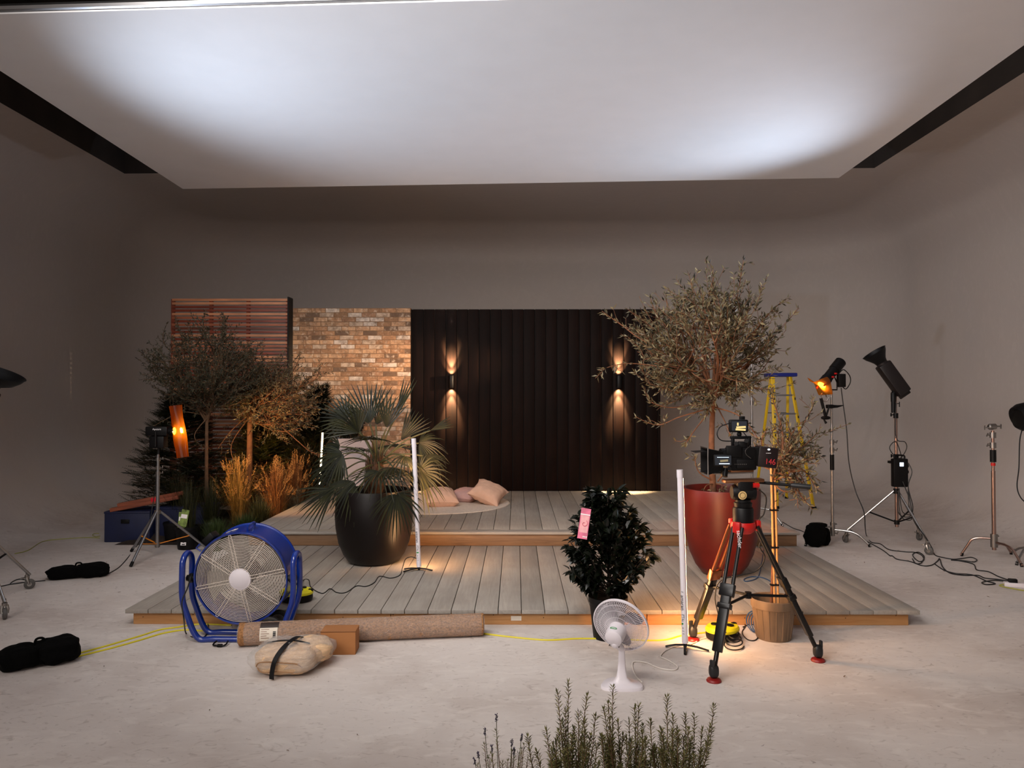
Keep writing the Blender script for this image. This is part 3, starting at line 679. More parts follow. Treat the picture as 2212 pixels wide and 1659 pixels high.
# ------------------------------------------------------------------ stands
def cstand(label, c, feet, hub, top, group=None, copper=False, knobs=(), sleeve=None, pole_r=.017, name='light_stand', low=None):
    c = V(c); t = thing(name, label, 'light stand', c, group=group)
    mt_ = M('warm steel', (168, 142, 132), .28, 1) if copper else m_chrome
    mb = MB().cyl((0, 0, .10), (0, 0, hub+(top-hub)*.62), pole_r, n=16); mb.cyl((0, 0, hub+(top-hub)*.6), (0, 0, top), pole_r*.72, n=12)
    mb.build('pole', mt_, t)
    mb = MB().cyl((0, 0, hub-.11), (0, 0, hub+.03), pole_r*1.7, n=14); mb.box((.03, 0, hub+.01), (.04, .02, .02), .004); mb.build('leg_collar', m_nickel, t)
    for i, f in enumerate(feet):
        f = V((f[0], f[1], 0))-V((c.x, c.y, 0)); L = f.length; d = f/L; z = hub-.02-.035*i
        P = catmull([d*.02+V((0, 0, z)), d*(L*.45)+V((0, 0, z-.005)), d*(L*.66)+V((0, 0, z-.03)), d*(L*.80)+V((0, 0, z*.55)), d*L+V((0, 0, .012))], 7)
        lg = MB().tube(P, .0125, 10).build('leg', mt_, t)
        MB().cyl(d*(L-.006)+V((0, 0, .0)), d*(L-.016)+V((0, 0, .035)), .0145, n=10).build('foot_cap', m_black, lg)
    for z, s in knobs:
        mb = MB().cyl((0, 0, z-.03), (0, 0, z+.03), pole_r*1.5, n=12); mb.cyl((0, 0, z), (.05*s, 0, z), .006, n=8); mb.box((.058*s, 0, z+.004), (.012, .012, .04), .003, rot=(0, rad(25), 0))
        mb.build('clamp_knob', m_nickel, t)
    if sleeve: MB().cyl((0, 0, sleeve[0]), (0, 0, sleeve[1]), pole_r*1.45, n=14).build('foam_sleeve', m_black, t)
    return t
def caster(parent, p, ang, r=.045):
    w = MB(); ax = V((math.cos(ang), math.sin(ang), 0))
    c = V((p[0], p[1], r)); w.tube([c-ax*.014, c-ax*.010, c+ax*.010, c+ax*.014], [r*.86, r, r, r*.86], 20)
    wl = w.build('wheel', m_wheel, parent)
    mb = MB(); f = V((-ax.y, ax.x, 0)); top = c+V((0, 0, r*1.35))+f*.02
    for s in (-1, 1): mb.tube([c+ax*.019*s, c+ax*.021*s+V((0, 0, r*.7))+f*.01, top+ax*.014*s], [.009, .011, .012], 6)
    mb.cyl(top-V((0, 0, .006)), top+V((0, 0, .02)), .02, n=12); mb.cyl(top, top+V((0, 0, .05)), .012, n=10)
    mb.box(top+f*.035+V((0, 0, -.002)), (.03, .03, .008), .002, rot=(0, 0, ang)); mb.build('caster_fork', m_nickel, wl)
    MB().cyl(c-ax*.018, c+ax*.018, r*.42, n=14).build('wheel_hub', m_chrome, wl)
    return top+V((0, 0, .05))
def roller_stand(label, c, feet, zc, zb, top, sleeve=None, group=None, name='roller_stand'):
    c = V(c); t = thing(name, label, 'light stand', c, group=group)
    mb = MB().cyl((0, 0, zb-.06), (0, 0, zc+(top-zc)*.3), .020, n=16); mb.cyl((0, 0, zc+(top-zc)*.3), (0, 0, zc+(top-zc)*.65), .0165, n=14); mb.cyl((0, 0, zc+(top-zc)*.65), (0, 0, top), .013, n=12)
    mb.build('pole', M('warm steel', (168, 142, 132), .28, 1), t)
    for z in (zc+(top-zc)*.3, zc+(top-zc)*.65):
        mb = MB().cyl((0, 0, z-.04), (0, 0, z+.02), .027, n=14); mb.cyl((0, 0, z), (-.05, 0, z), .006, n=8); mb.box((-.056, 0, z), (.014, .014, .04), .003); mb.build('clamp_knob', m_black, t)
    MB().cyl((0, 0, zc-.03), (0, 0, zc+.03), .034, n=16).build('leg_collar', m_black, t)
    MB().cyl((0, 0, zb-.03), (0, 0, zb+.02), .03, n=16).build('brace_collar', m_black, t)
    for i, f in enumerate(feet):
        f = V((f[0], f[1], 0))-V((c.x, c.y, 0)); d = f.normalized(); a = math.atan2(d.y, d.x)+[.6, 1.3, 2.2][i]
        P1 = V((f.x, f.y, .13)); P0 = d*.03+V((0, 0, zc))
        k = (zc-(zb+.10))/(zc-.13); J = P0.lerp(P1, k)
        lg = MB().tube([P0, P1+(P1-P0).normalized()*0], .0125, 10).build('leg', m_chrome, t)
        caster(lg, (f.x, f.y), a)
        MB().tube([V((0, 0, zb))+d*.02, J], .009, 8, flat=1).build('brace', m_black, lg)
    return t
YR, XRs = 8.77, 4.48
rs_feet = [(3.954, 8.95), (4.915, 9.09), (4.57, 8.26)]
t = roller_stand('tall roller stand with black brace bars and power box, holding the open-dish lamp at right', (XRs, YR, 0), rs_feet, .64, .28, 2.02)
# ballast hanging on the roller stand
def RP(px, py, dy=0): return PY(px, py, YR+dy)
p = RP(1943, 1021, -.06)
t = thing('power_box', 'black power supply box with small lit display clamped to the right roller stand', 'power supply', p)
MB().box((0, 0, 0), (.17, .08, .33), .012).build('case', m_black, t)
MB().box((.005, -.043, .10), (.045, .006, .045), .002).build('display', emis('display white', (.75, .85, 1), 1.6), t)
mb = MB(); mb.tube(catmull([(-.06, 0, .165), (-.05, -.0, .20), (.05, 0, .20), (.06, 0, .165)], 5), .010, 8); mb.build('handle', m_black, t)
for z in (.05, -.02): MB().cyl((.085, 0, z+.03), (.10, 0, z+.03), .02, n=14).build('knob', m_black, t)
mb = MB().box((-.078, .055, .12), (.04, .06, .03), .004).build('hook', m_black, t)
# open-dish lamp (right, thrown up)
def monolight(label, c, d, L=.30, w=.13, bowl=.135, yoke_to=None, up=(0, -1, 0), text=None, glow=6):
    c = V(c); d = V(d).normalized(); t = thing('studio_lamp', label, 'lamp', c, group=None)
    s = d.cross(V(up)).normalized(); u = s.cross(d); m3 = Matrix((s, u, d)).transposed()
    mb = MB().box((0, 0, -L*.5), (w, w*.85, L), .018, None); mb.box((0, 0, -L-.015), (w*.9, w*.2, .05), .01)
    mb.cyl((0, 0, -.01), (0, 0, .035), w*.40, n=24)
    b = mb.build('lamp_body', M('dark red-black case', (14, 5, 6), .5), t); b.rotation_euler = m3.to_euler()
    mb = MB().lathe([(w*.40, .02), (w*.46, .05), (bowl*.68, .085), (bowl*.9, .13), (bowl, .165), (bowl+.004, .166), (bowl-.004, .163), (bowl*.86, .13), (bowl*.62, .09), (.03, .05)], n=40)
    b2 = mb.build('reflector_dish', [m_black], t); b2.rotation_euler = m3.to_euler()
    if glow:
        e = MB().lathe([(0, .068), (.025, .066), (.03, .052)], n=20).build('lamp_tube', emis('daylight lamp', (.82, .9, 1), glow), t); e.rotation_euler = m3.to_euler()
    if text: bars(text, w*.18, -L*.36, .012, .016, y=w*.43, ax='z').build('printed_mark', w_, b)
    if yoke_to is not None:
        q = V(yoke_to)-c; a = m3 @ V((0, 0, -L*.62))
        mb = MB().tube([a, a.lerp(q, .5)+V((.01, 0, 0)), q+V((0, 0, .10)), q], [.034, .032, .030, .030], 12); mb.cyl(q, q-V((0, 0, .13)), .026, n=12)
        mb.cyl(q-V((0, 0, .02)), q+V((.07, 0, -.02)), .005, n=6); mb.cyl(q+V((.07, 0, 0)), q+V((.07, 0, -.06)), .006, n=6); mb.build('yoke', m_black, t)
    return t
dd = RP(1888, 765)-RP(1938, 838); dd.y = -.03
c0 = RP(1906, 786)
t = monolight('black monolight with open dish aimed up at the panel, on the tall right roller stand', c0, dd, L=.42, w=.16, bowl=.14, yoke_to=RP(1930, 868), text='iiiiiiii', glow=12)
# left roller stand, mostly outside the frame
lf = [(-4.43, 6.75), (-4.02, 5.83), (-5.02, 5.93)]
roller_stand('roller stand on caster wheels cut off by the left edge of the view', (-4.49, 6.17, 0), lf, .64, .28, 1.62)
monolight('black lamp with wide open dish cut off at the left edge', (-4.40, 6.17, 1.80), (.42, .02, 1), L=.30, w=.14, bowl=.21, yoke_to=(-4.49, 6.17, 1.60), glow=12)

# chrome stand with the gelled spotlight
YG = 8.9; GC = V((3.78, YG, 0))
def GP(px, py, dy=0): return PY(px, py, YG+dy)
cstand('chrome stand with curved legs holding the orange-gelled spotlight', GC, [(3.38, 8.72), (4.12, 8.67), (3.86, 9.36)], .22, GP(1790, 842).z, sleeve=(GP(1795, 1015).z, GP(1795, 982).z), knobs=((GP(1795, 955).z, 1), (GP(1795, 972).z, 1), (GP(1797, 1152).z, 1)), group=None)
ax0, ax1 = GP(1768, 836, -.02), GP(1816, 785, .02); dsp = (ax0-ax1).normalized(); dsp = (dsp+V((0, -.22, 0))).normalized()
c0 = GP(1792, 811); t = thing('profile_spotlight', 'long black spotlight with glowing orange gel tilted down to the left', 'lamp', c0)
m3 = frame(dsp, (0, 1, 0)); e3 = m3.to_euler()
mb = MB(); mb.tube([(0, 0, -.26), (0, 0, -.25), (0, 0, -.10), (0, 0, -.095)], [.055, .066, .066, .05], 24)
mb.tube([(0, 0, -.11), (0, 0, .06)], .058, 24); mb.tube([(0, 0, .05), (0, 0, .055), (0, 0, .17), (0, 0, .172)], [.05, .064, .064, .058], 24)
mb.build('barrel', m_black, t).rotation_euler = e3
for zz_, sx_ in ((-.03, 1), (.03, -1)):
    o = MB().cyl((.05, 0, zz_), (.085, 0, zz_), .010, n=10).build('shutter_knob', m_red, t); o.rotation_euler = e3
mb = MB().lathe([(0, .176), (.050, .174)], n=24); mb.build('lens', emis('tungsten lens', (1, .75, .3), 30), t).rotation_euler = e3
pb = GP(1790, 842)-c0
mb = MB().tube([pb+V((.10, 0, 0))+V((0, 0, .09)), pb+V((.10, 0, 0)), pb+V((-.03, 0, 0)), ], .009, 8); mb.tube([pb+V((.1, 0, .09)), V((.02, -.07, 0))], .008, 8); mb.cyl(pb, pb-V((0, 0, .06)), .014, n=10); mb.build('yoke', m_black, t)
pd = GP(1817, 822)-c0; mb = MB().box(pd, (.09, .07, .16), .01)
mb.tube(catmull([pd+V((-.03, 0, .08)), pd+V((.03, 0, .13)), pd+V((.10, 0, .06)), pd+V((.11, 0, -.02)), pd+V((.06, 0, -.10)), pd+V((.02, 0, -.08))], 6), .006, 6); mb.build('dimmer_pack', m_black, t)
def gelmat():
    m, t_, b = nt('orange gel'); N = t_.nodes.new; L = t_.links.new
    tr = N('ShaderNodeBsdfTransparent'); tr.inputs[0].default_value = (1, .42, .05, 1)
    tl = N('ShaderNodeBsdfTranslucent'); tl.inputs[0].default_value = (1, .26, .01, 1); gl = N('ShaderNodeBsdfGlossy'); gl.inputs['Roughness'].default_value = .15
    a = N('ShaderNodeMixShader'); a.inputs[0].default_value = .55; L(tr.outputs[0], a.inputs[1]); L(tl.outputs[0], a.inputs[2])
    c_ = N('ShaderNodeMixShader'); c_.inputs[0].default_value = .05; L(a.outputs[0], c_.inputs[1]); L(gl.outputs[0], c_.inputs[2]); L(c_.outputs[0], t_.nodes['Material Output'].inputs[0]); return m
m_gel = gelmat()
mb = MB(); n = 12
gp = [(-.10, -.085, .16), (.10, -.09, .17), (.14, -.10, .26), (-.16, -.11, .30)]
vs = []; fs = []
for i in range(n+1):
    for j in range(n+1):
        u, v = i/n*2-1, j/n*2-1
        vs.append(V((u*(.13+.02*v), v*.12, .205+.05*abs(u)**1.5*(-1)+.03*v*v+.02*math.sin(u*3+v*2))))
for i in range(n):
    for j in range(n):
        a = i*(n+1)+j; fs.append((a, a+n+1, a+n+2, a+1))
mb.add(vs, fs); g = mb.build('gel_sheet', m_gel, t); g.rotation_euler = e3; g['label'] = 'orange gel sheet clipped over the lens'
for sgn in (-1, 1):
    mb = MB().box((sgn*.07, sgn*.02, .175), (.015, .02, .07), .003); mb.build('gel_clip', m_red, t).rotation_euler = e3
l = spot('lamp_light', c0+dsp*.18, c0+dsp*3+V((0,0,-.3)), 160, 46, .6, GEL, .04)
# grip arm on that stand
ga = GP(1792, 878, -.02); t = thing('super_clamp', 'black clamp with short arm and handle gripping the chrome spotlight stand', 'clamp', ga)
mb = MB().box((.0, 0, 0), (.075, .06, .045), .008); mb.tube([(.03, 0, 0), (.09, 0, .0), (.16, 0, .012)], [.022, .016, .005], 8); mb.build('jaw', m_black, t)
mb = MB().tube([(-.02, -.03, -.01), (-.06, -.03, -.13)], [.012, .012], 8); mb.tube([(-.06, -.03, -.13), (-.115, -.03, .10)], [.016, .018], 10); mb.build('arm', m_black, t)
mb = MB().blob((-.06, -.03, -.135), (.055, .03, .022), e=.8); mb.tube([(-.09, -.03, -.14), (-.055, -.03, -.20)], [.006, .016], 8); mb.build('lock_lever', m_black, t)
hb = GP(1778, 858)-ga
mb = MB(); mb.tube(catmull([hb+V((.04*math.cos(a*.9), -.01*a, .05*math.sin(a*.9))) for a in range(8)], 4), .007, 6); mb.build('metal_clip', m_nickel, t)
# black bag draped on the leg
bp_ = PY(1772, 1152, 8.66)
t = thing('sandbag', 'black sandbag slung over the leg of the chrome spotlight stand', 'sandbag', (bp_.x, 8.72, .14))
mb = MB().blob((-.05, -.045, -.0), (.125, .05, .13), e=.7, nz=.18, ns=2, rot=Euler((0, rad(12), 0)).to_matrix()); mb.build('bag_lobe', m_matte, t)
mb = MB().blob((.05, .05, -.03), (.105, .05, .105), e=.6, nz=.18, ns=2, seed=4); mb.build('bag_lobe', m_matte, t)
MB().blob((0, 0, .11), (.10, .07, .025), e=.7, nz=.1).build('strap', m_matte, t)

# short stand at right
cstand('short warm steel stand with bare clamp head at the right side', (5.15, 8.04, 0), [(4.887, 8.2), (5.20, 7.67), (5.50, 8.29)], .24, PY(2140, 930, 8.04).z, copper=True, sleeve=(PY(2140, 998, 8.04).z, PY(2140, 972, 8.04).z), knobs=((PY(2140, 962, 8.04).z, -1), (PY(2140, 940, 8.04).z, -1)), pole_r=.021)
g0 = PY(2141, 922, 8.04); t = thing('grip_head', 'chrome grip head with wing bolts on top of the short right stand', 'clamp', g0)
MB().tube([(-.03, 0, 0), (-.02, 0, 0), (.045, 0, 0.004), (.055, 0, 0.004)], [.02, .032, .032, .02], 16).build('disc', m_nickel, t)
mb = MB().cyl((.05, 0, .004), (.10, 0, .004), .009, n=8); mb.box((.105, 0, .004), (.014, .012, .05), .004); mb.build('wing_bolt', m_chrome, t)
mb = MB().cyl((-.03, 0, -.01), (-.065, 0, -.01), .008, n=8); mb.box((-.068, 0, -.01), (.012, .012, .05), .004); mb.build('wing_bolt', m_chrome, t)
o = MB().cyl((5.15, 8.04, PY(2140, 1002, 8.04).z-.02), (5.15, 8.04, PY(2140, 1002, 8.04).z+.01), .0225, n=16).build('tape_band', m_red, None); tag(o, 'red tape band around the pole of the short right stand', 'tape')
# far right stand, cut by the frame
cstand('chrome stand cut off by the right edge of the view', (5.55, 7.92, 0), [(5.19, 7.75), (5.66, 7.58), (5.60, 8.4)], .20, 1.42)
t = thing('studio_lamp', 'dark domed lamp head cut off by the right edge of the view', 'lamp', (5.50, 7.95, 1.53))
MB().tube([(-.14, 0, -.02), (-.135, 0, -.02), (-.09, 0, 0), (0, 0, .02), (.10, 0, .03), (.12, 0, .03)], [.10, .135, .15, .15, .12, .08], 28).build('lamp_body', m_black, t)
mb = MB().tube([(.0, -.0, .02), (.0, -.16, .0), (.2, -.16, -.05), (.22, .03, -.12)], .012, 8); mb.build('yoke', m_black, t)

# stand behind the olive with its lamp
YO = 10.3; OC = V((3.27, YO, 0))
def OP(px, py, dy=0): return PY(px, py, YO+dy)
cstand('slim brass-lit stand standing behind the tall olive tree', OC, [(3.60, 10.05), (3.15, 10.0), (3.28, 10.75)], .24, OP(1620, 765).z, pole_r=.015, knobs=((OP(1620, 870).z, 1),))
c0 = OP(1606, 738); t = thing('profile_spotlight', 'black spotlight seen through the crown of the tall olive tree', 'lamp', c0)
dO = V((-.82, -.15, -.42)).normalized(); e3 = frame(dO).to_euler()
mb = MB(); mb.tube([(0, 0, -.22), (0, 0, -.21), (0, 0, -.06), (0, 0, -.055)], [.05, .062, .062, .05], 20); mb.tube([(0, 0, -.07), (0, 0, .12)], .055, 20); mb.build('barrel', m_black, t).rotation_euler = e3
pb = OP(1620, 765)-c0; mb = MB().tube([(0, -.06, 0), pb+V((0, -.06, .06)), pb+V((0, 0, .03)), pb+V((0, 0, -.03))], .012, 8); mb.build('yoke', m_black, t)
MB().lathe([(0, .112), (.045, .111)], n=20).build('lens', emis('warm lens', (1, .75, .3), 5), t).rotation_euler = e3
spot('lamp_light', c0+dO*.15, (bx0+1.8, YW, 2.2), 2900, 16, 1.0, (1, .68, .42), .04)

# garden lamp with rolled gel
YA = 8.12; AC = V((-3.93, YA, 0))
def AP(px, py, dy=0): return PY(px, py, YA+dy)
t = thing('tripod_light_stand', 'silver stand with orange braces, beside the blue fan, holding the gelled lamp', 'light stand', AC)
zt = AP(348, 982).z
mb = MB().cyl((0, 0, .10), (0, 0, AP(348, 1018).z), .019, n=14); mb.cyl((0, 0, AP(348, 1018).z), (0, 0, zt), .015, n=12); mb.cyl((0, 0, zt), (0, 0, zt+.05), .008, n=10); mb.build('pole', m_alu, t)
for pz in (992, 1010, 1022):
    z = AP(348, pz).z; mb = MB().cyl((0, 0, z-.02), (0, 0, z+.015), .024, n=12); mb.cyl((0, 0, z), (.05, 0, z), .005, n=6); mb.cyl((.05, -.001, z-.003), (.05, 0, z+.022), .006, n=6); mb.build('clamp_knob', m_nickel, t)
zc = AP(348, 1106).z; MB().cyl((0, 0, zc-.02), (0, 0, zc+.02), .035, n=14).build('leg_collar', m_nickel, t)
zb_ = AP(348, 1175).z; MB().cyl((0, 0, zb_-.03), (0, 0, zb_+.02), .026, n=12).build('brace_collar', m_nickel, t)
for f in [(-3.956, 7.61), (-3.47, 8.40), (-4.34, 8.36)]:
    f = V((f[0], f[1], .01))-AC; d = V((f.x, f.y, 0)).normalized(); P0 = d*.03+V((0, 0, zc)); J = P0.lerp(f, .60)
    lg = MB().tube([P0, f], .0135, 10).build('leg', m_alu, t); MB().tube([f+(P0-f).normalized()*.05, f], .0165, 10).build('foot_cap', m_black, lg)
    MB().tube([V((0, 0, zb_)), J], .010, 8, flat=.5).build('brace', M('orange brace', (226, 132, 20), .5), lg)
c0 = AP(343, 931); t = thing('studio_lamp', 'black box lamp with rolled orange gel pointing at the garden trees', 'lamp', c0)
mb = MB().box((0, 0, 0), (.24, .13, .10), .012); mb.tube([(.12, 0, 0), (.17, 0, 0)], [.045, .05], 20); mb.build('lamp_body', m_black, t)
MB().box((-.0, 0, -.12), (.16, .11, .13), .01).build('power_pack', m_black, t)
mb = MB().tube([(0, -.07, 0), (0, -.075, -.16), (0, 0, -.17), (0, 0, AP(343, 985).z-c0.z+.02)], .012, 8); mb.build('yoke', m_black, t)
txt('lettering', 'Aputure', .028, t, (0.01, -.067, .022), (math.pi/2, 0, 0), w_)
MB().lathe([(0, 0), (.04, 0)], (.172, 0, 0), n=20, rot=Euler((0, math.pi/2, 0)).to_matrix()).build('lens', emis('tungsten lens', (1, .75, .3), 30), t)
mb = MB(); a0, a1 = AP(379, 876, -.0)-c0, AP(395, 988, -.0)-c0; ax = (a1-a0).normalized(); ux = ax.cross(V((0, 1, 0))).normalized(); uy = ax.cross(ux); n = 30; vs = []; fs = []
for k in range(9):
    for i in range(n+1):
        an = rad(-100)+rad(330)*i/n; rr_ = .068+.006*math.sin(k+i*.4)
        vs.append(a0.lerp(a1, k/8)+(ux*math.cos(an)+uy*math.sin(an)*.8)*rr_)
for k in range(8):
    for i in range(n): fs.append((k*(n+1)+i, k*(n+1)+i+1, (k+1)*(n+1)+i+1, (k+1)*(n+1)+i))
g = mb.add(vs, fs).build('gel_sheet', m_gel, t); g['label'] = 'orange gel sheet rolled into an upright tube'
gc_ = (a0+a1)*.5
mb = MB().tube([gc_+V((-.085, -.03, -.02)), gc_+V((-.03, -.075, .02))], .006, 6); mb.build('gel_clip', m_nickel, t)
spot('lamp_light', c0+V((.185, 0, 0)), (-2.9, 10.0, .9), 420, 70, .6, (1, .60, .20), .03)

# ------------------------------------------------------------------ LED tubes on small tripod feet
def led_tube(label, base, top, hfoot, name='led_tube_light', e=14, legs=(), pw=10, dirv=(0, 1, 0), wrap=False):
    base = V(base); top = V(top); t = thing(name, label, 'tube light', base, group='white led tubes on small tripods'); ax = (top-base).normalized(); b0 = V((0, 0, hfoot)); b1 = top-base
    f = V(dirv); f = (f-ax*f.dot(ax)).normalized(); s = ax.cross(f); R_ = .021; n = 20; L0 = (b1-b0).length
    # back half shell and glowing front half
    for nm, a0_, a1_, m_ in (('housing', rad(68), rad(292), m_white), ('diffuser', rad(-68), rad(68), emis('warm tube glow', (1.0, .52, .22), e))):
        vs = []; fs = []
        for k in range(2):
            for i in range(n+1):
                an = a0_+(a1_-a0_)*i/n; vs.append(b0+ax*(L0*k if k else .0)+ (f*math.cos(an)+s*math.sin(an))*R_)
        if nm == 'diffuser':
            for i in range(2*(n+1)): vs[i] = vs[i]+ax*(.05 if i < n+1 else -.05)
        for i in range(n): fs.append((i, i+1, n+2+i, n+1+i))
        MB().add(vs, fs).build(nm, m_, t)
    for a, c_ in ((b0-ax*.002, b0+ax*.05), (b1-ax*.05, b1+ax*.004)): MB().cyl(a, c_, R_+.0012, n=20).build('end_cap', m_white, t)
    MB().cyl((0, 0, hfoot-.03), b0, .012, n=12).build('foot_mount', m_black, t)
    for x, y in legs:
        d = V((x, y, 0)); mb = MB().tube([V((0, 0, hfoot-.015)), d*.5+V((0, 0, hfoot*.55)), d+V((0, 0, .009))], [.010, .010, .009], 8, flat=.7); mb.build('leg', m_black, t)
    # writing, on the side towards the viewer
    q_ = -f; up_ = ax; rt = -(q_.cross(up_)).normalized()
    def tx(s_, size, z, m_, sx=1):
        M3 = Matrix((-up_, rt*-1 if False else (q_.cross(-up_)), q_)).transposed()
        o = txt('lettering', s_, size, t, b0+ax*z+q_*(R_+.0009), M3.to_euler(), m_, sx=sx); return o
    ink = M('grey ink', (40, 40, 44), .5)
    tx('amaran', .036, .28, ink); tx('PT4c', .026, .175, M('light ink', (110, 112, 116), .5)); tx('//', .022, .33+.025, ink)
    gk = MB(); gk.box(b0+ax*.135+q_*(R_+.0004), (.02, .002, .010)); gk.build('green_mark', M('green ink', (30, 140, 60), .5), t)
    for z in (.105, .085, .065): tx('o' if z > .1 else '1', .02, z, ink)
    if wrap:
        for k in range(6): MB().tube([b0+ax*(L0*.35+k*.14), b0+ax*(L0*.35+k*.14+.02)], R_+.0018, 18).build('cloth_wrap', m_white, t)
    return t
T1 = PX(1480, 1402); led_tube('white tube light on the floor in front of the deck, left of the camera tripod', T1, PY(1468.5, 1016, T1.y-.02), .045, legs=[(-.13, .03), (.15, -.06), (-.03, -.13)], e=190, dirv=(.7, .8, 0))
T2 = PX(905, 1232, .125); led_tube('white tube light standing on the lower deck beside the fan palm planter', T2, PY(893.5, 948, T2.y), .035, legs=[(-.14, .02), (.13, -.04), (-.13, -.09)], e=48, dirv=(.2, 1, 0), wrap=True)
# bare strip in the garden against the brick
p0, p1 = PY(691, 1046, 10.45), PY(697, 935, 10.45)
t = thing('led_tube_light', 'thin bright strip light glowing in the garden against the brick wall', 'tube light', (p0.x, p0.y, 0))
a = p0-t.location; b_ = p1-t.location
MB().cyl(a, b_, .012, n=12).build('diffuser', emis('strip glow', (1.0, .74, .40), 14), t)
MB().tube([V((-.022, -.005, a.z-.02)), V((-.022, -.005, 0))+b_*1.0+V((0, 0, .02))], .012, 8).build('housing', m_black, t)
MB().cyl((0, 0, 0), a, .01, n=8).build('foot_mount', m_black, t)
MB().box((0, 0, .01), (.16, .16, .02), .005).build('foot_plate', m_black, t)
# ------------------------------------------------------------------ cinema camera tripod
TF = [PX(1542, 1472), PX(1767, 1428), PX(1497, 1383)]
TC = V((1.500, 4.92, 0))
def TP(px, py, dy=0): return PY(px, py, TC.y+dy)-TC
t = thing('tripod', 'black camera tripod with red collar and red floor pads beside the brown nursery pot', 'tripod', TC)
m_carb = M('satin black tube', (9, 7, 7), .35, spec=.4); m_rod_lit = M('orange-lit tube', (150, 92, 62), .3, 1)  # second tube colour paints the orange tube-light glow onto one black leg
zt = TP(1603, 1132).z
MB().lathe([(.0, zt-.06), (.05, zt-.06), (.075, zt-.04), (.082, zt-.02), (.082, zt+.0), (.075, zt+.015), (0, zt+.015)], n=32).build('red_collar', m_red, t)
MB().lathe([(0, zt+.012), (.066, zt+.015), (.068, zt+.10), (.062, zt+.11), (0, zt+.11)], n=32).build('bowl', m_black, t)
jts = []
for i, f in enumerate(TF):
    f = V((f.x, f.y, .06))-TC; d = V((f.x, f.y, 0)).normalized(); s = V((-d.y, d.x, 0)); a = d*.085+V((0, 0, zt-.01))
    ax = (f-a); L = ax.length; u = ax/L; jt = a+u*L*.56; jts.append((jt, d))
    mb = MB()
    for sg in (-1, 1): mb.tube([a+s*sg*.030, a+u*L*.45+s*sg*.030], .0125, 10)
    mb.box(a+u*L*.45, (.095, .04, .08), .006, rot=Matrix((s, u.cross(s), u)).transposed())
    lg = mb.build('leg', [m_rod_lit if i == 2 else m_carb], t)
    mb = MB(); mb.box(a+u*L*.66, (.062, .034, L*.42), .006, rot=Matrix((s, u.cross(s), u)).transposed()); mb.box(jt, (.085, .05, .035), .006, rot=Matrix((s, u.cross(s), u)).transposed())
    mb.build('middle_section', m_carb, lg)
    mb = MB().cyl(a+u*L*.85, f-u*.03, .015, n=12); mb.build('lower_section', m_carb, lg)
    mb = MB().blob(f+V((0, 0, .005)), (.03, .03, .042), e=.7); mb.box(f+d*.02+V((0, 0, .045)), (.016, .03, .06), .004, rot=(0, 0, math.atan2(d.y, d.x))); mb.build('foot', m_rubber, lg)
    MB().lathe([(0, 0), (.044, 0), (.046, .006), (.040, .016), (.02, .022), (0, .022)], (f.x, f.y, 0), n=24).build('floor_pad', M('dark red rubber', (130, 20, 16), .5), lg)
    MB().box(a+d*.012, (.03, .05, .07), .006, rot=(0, 0, math.atan2(d.y, d.x))).build('leg_clamp', m_red, lg)
hub = V((0.03, 0, .44))
for jt, d in jts:
    MB().tube([hub+V((0, 0, 0)), jt], [.010, .009], 8).build('spreader_arm', m_black, t)
MB().cyl(hub-V((0, 0, .02)), hub+V((0, 0, .02)), .022, n=14).build('spreader_hub', m_black, t)
a = V((TF[0].x, TF[0].y, .06))-TC
txt('lettering', 'sachtler', .036, t, TP(1597, 1165, -.14), (rad(97), rad(85), rad(0)), w_)
# fluid head
t = thing('fluid_head', 'black video fluid head with long pan handle carrying the cinema camera', 'tripod head', TC+V((0, 0, zt+.112)))
hz = -(zt+.112)
def HP(px, py, dy=0): return TP(px, py, dy)+V((0, 0, hz))
MB().lathe([(0, 0), (.055, 0), (.06, .03), (.05, .035), (.05, .05), (0, .05)], n=28).build('pan_base', m_black, t)
z1 = HP(1605, 1040).z
mb = MB().box((0.01, 0, (z1+.05)/2+.01), (.12, .10, z1-.05), .02); mb.tube([(-.075, 0, z1-.07), (-.06, 0, z1-.07), (.075, 0, z1-.07), (.08, 0, z1-.07)], [.042, .052, .052, .044], 24); mb.build('tilt_body', m_black, t)
MB().lathe([(0, .0), (.026, .0), (.028, .004), (0, .006)], (-.02, -.052, z1-.085), n=24, rot=Euler((math.pi/2, 0, 0)).to_matrix()).build('badge', M('cream badge', (214, 180, 120), .4), t)
mb = MB().lathe([(.017, .007), (.019, .0075), (.019, .0055)], (-.02, -.052, z1-.085), n=24, rot=Euler((math.pi/2, 0, 0)).to_matrix()); mb.build('badge_ring', m_black, t)
MB().box((-.00, 0, z1+.006), (.26, .09, .022), .006, rot=(0, rad(-2), 0)).build('sliding_plate', M('bronze plate', (150, 104, 74), .35, .9), t)
MB().cyl((.05, -.05, z1-.02), (.09, -.05, z1-.02), .016, n=12).build('lock_knob', m_red, t)
h0_, h1_ = HP(1640, 1042, 0), HP(1751, 1052, -.1)
MB().tube([h0_, h0_.lerp(h1_, .65)], .010, 10).build('pan_handle', m_black, t)
MB().tube([h0_.lerp(h1_, .62), h0_.lerp(h1_, .66), h1_], [.012, .017, .017], 12).build('handle_grip', m_rubber, t)
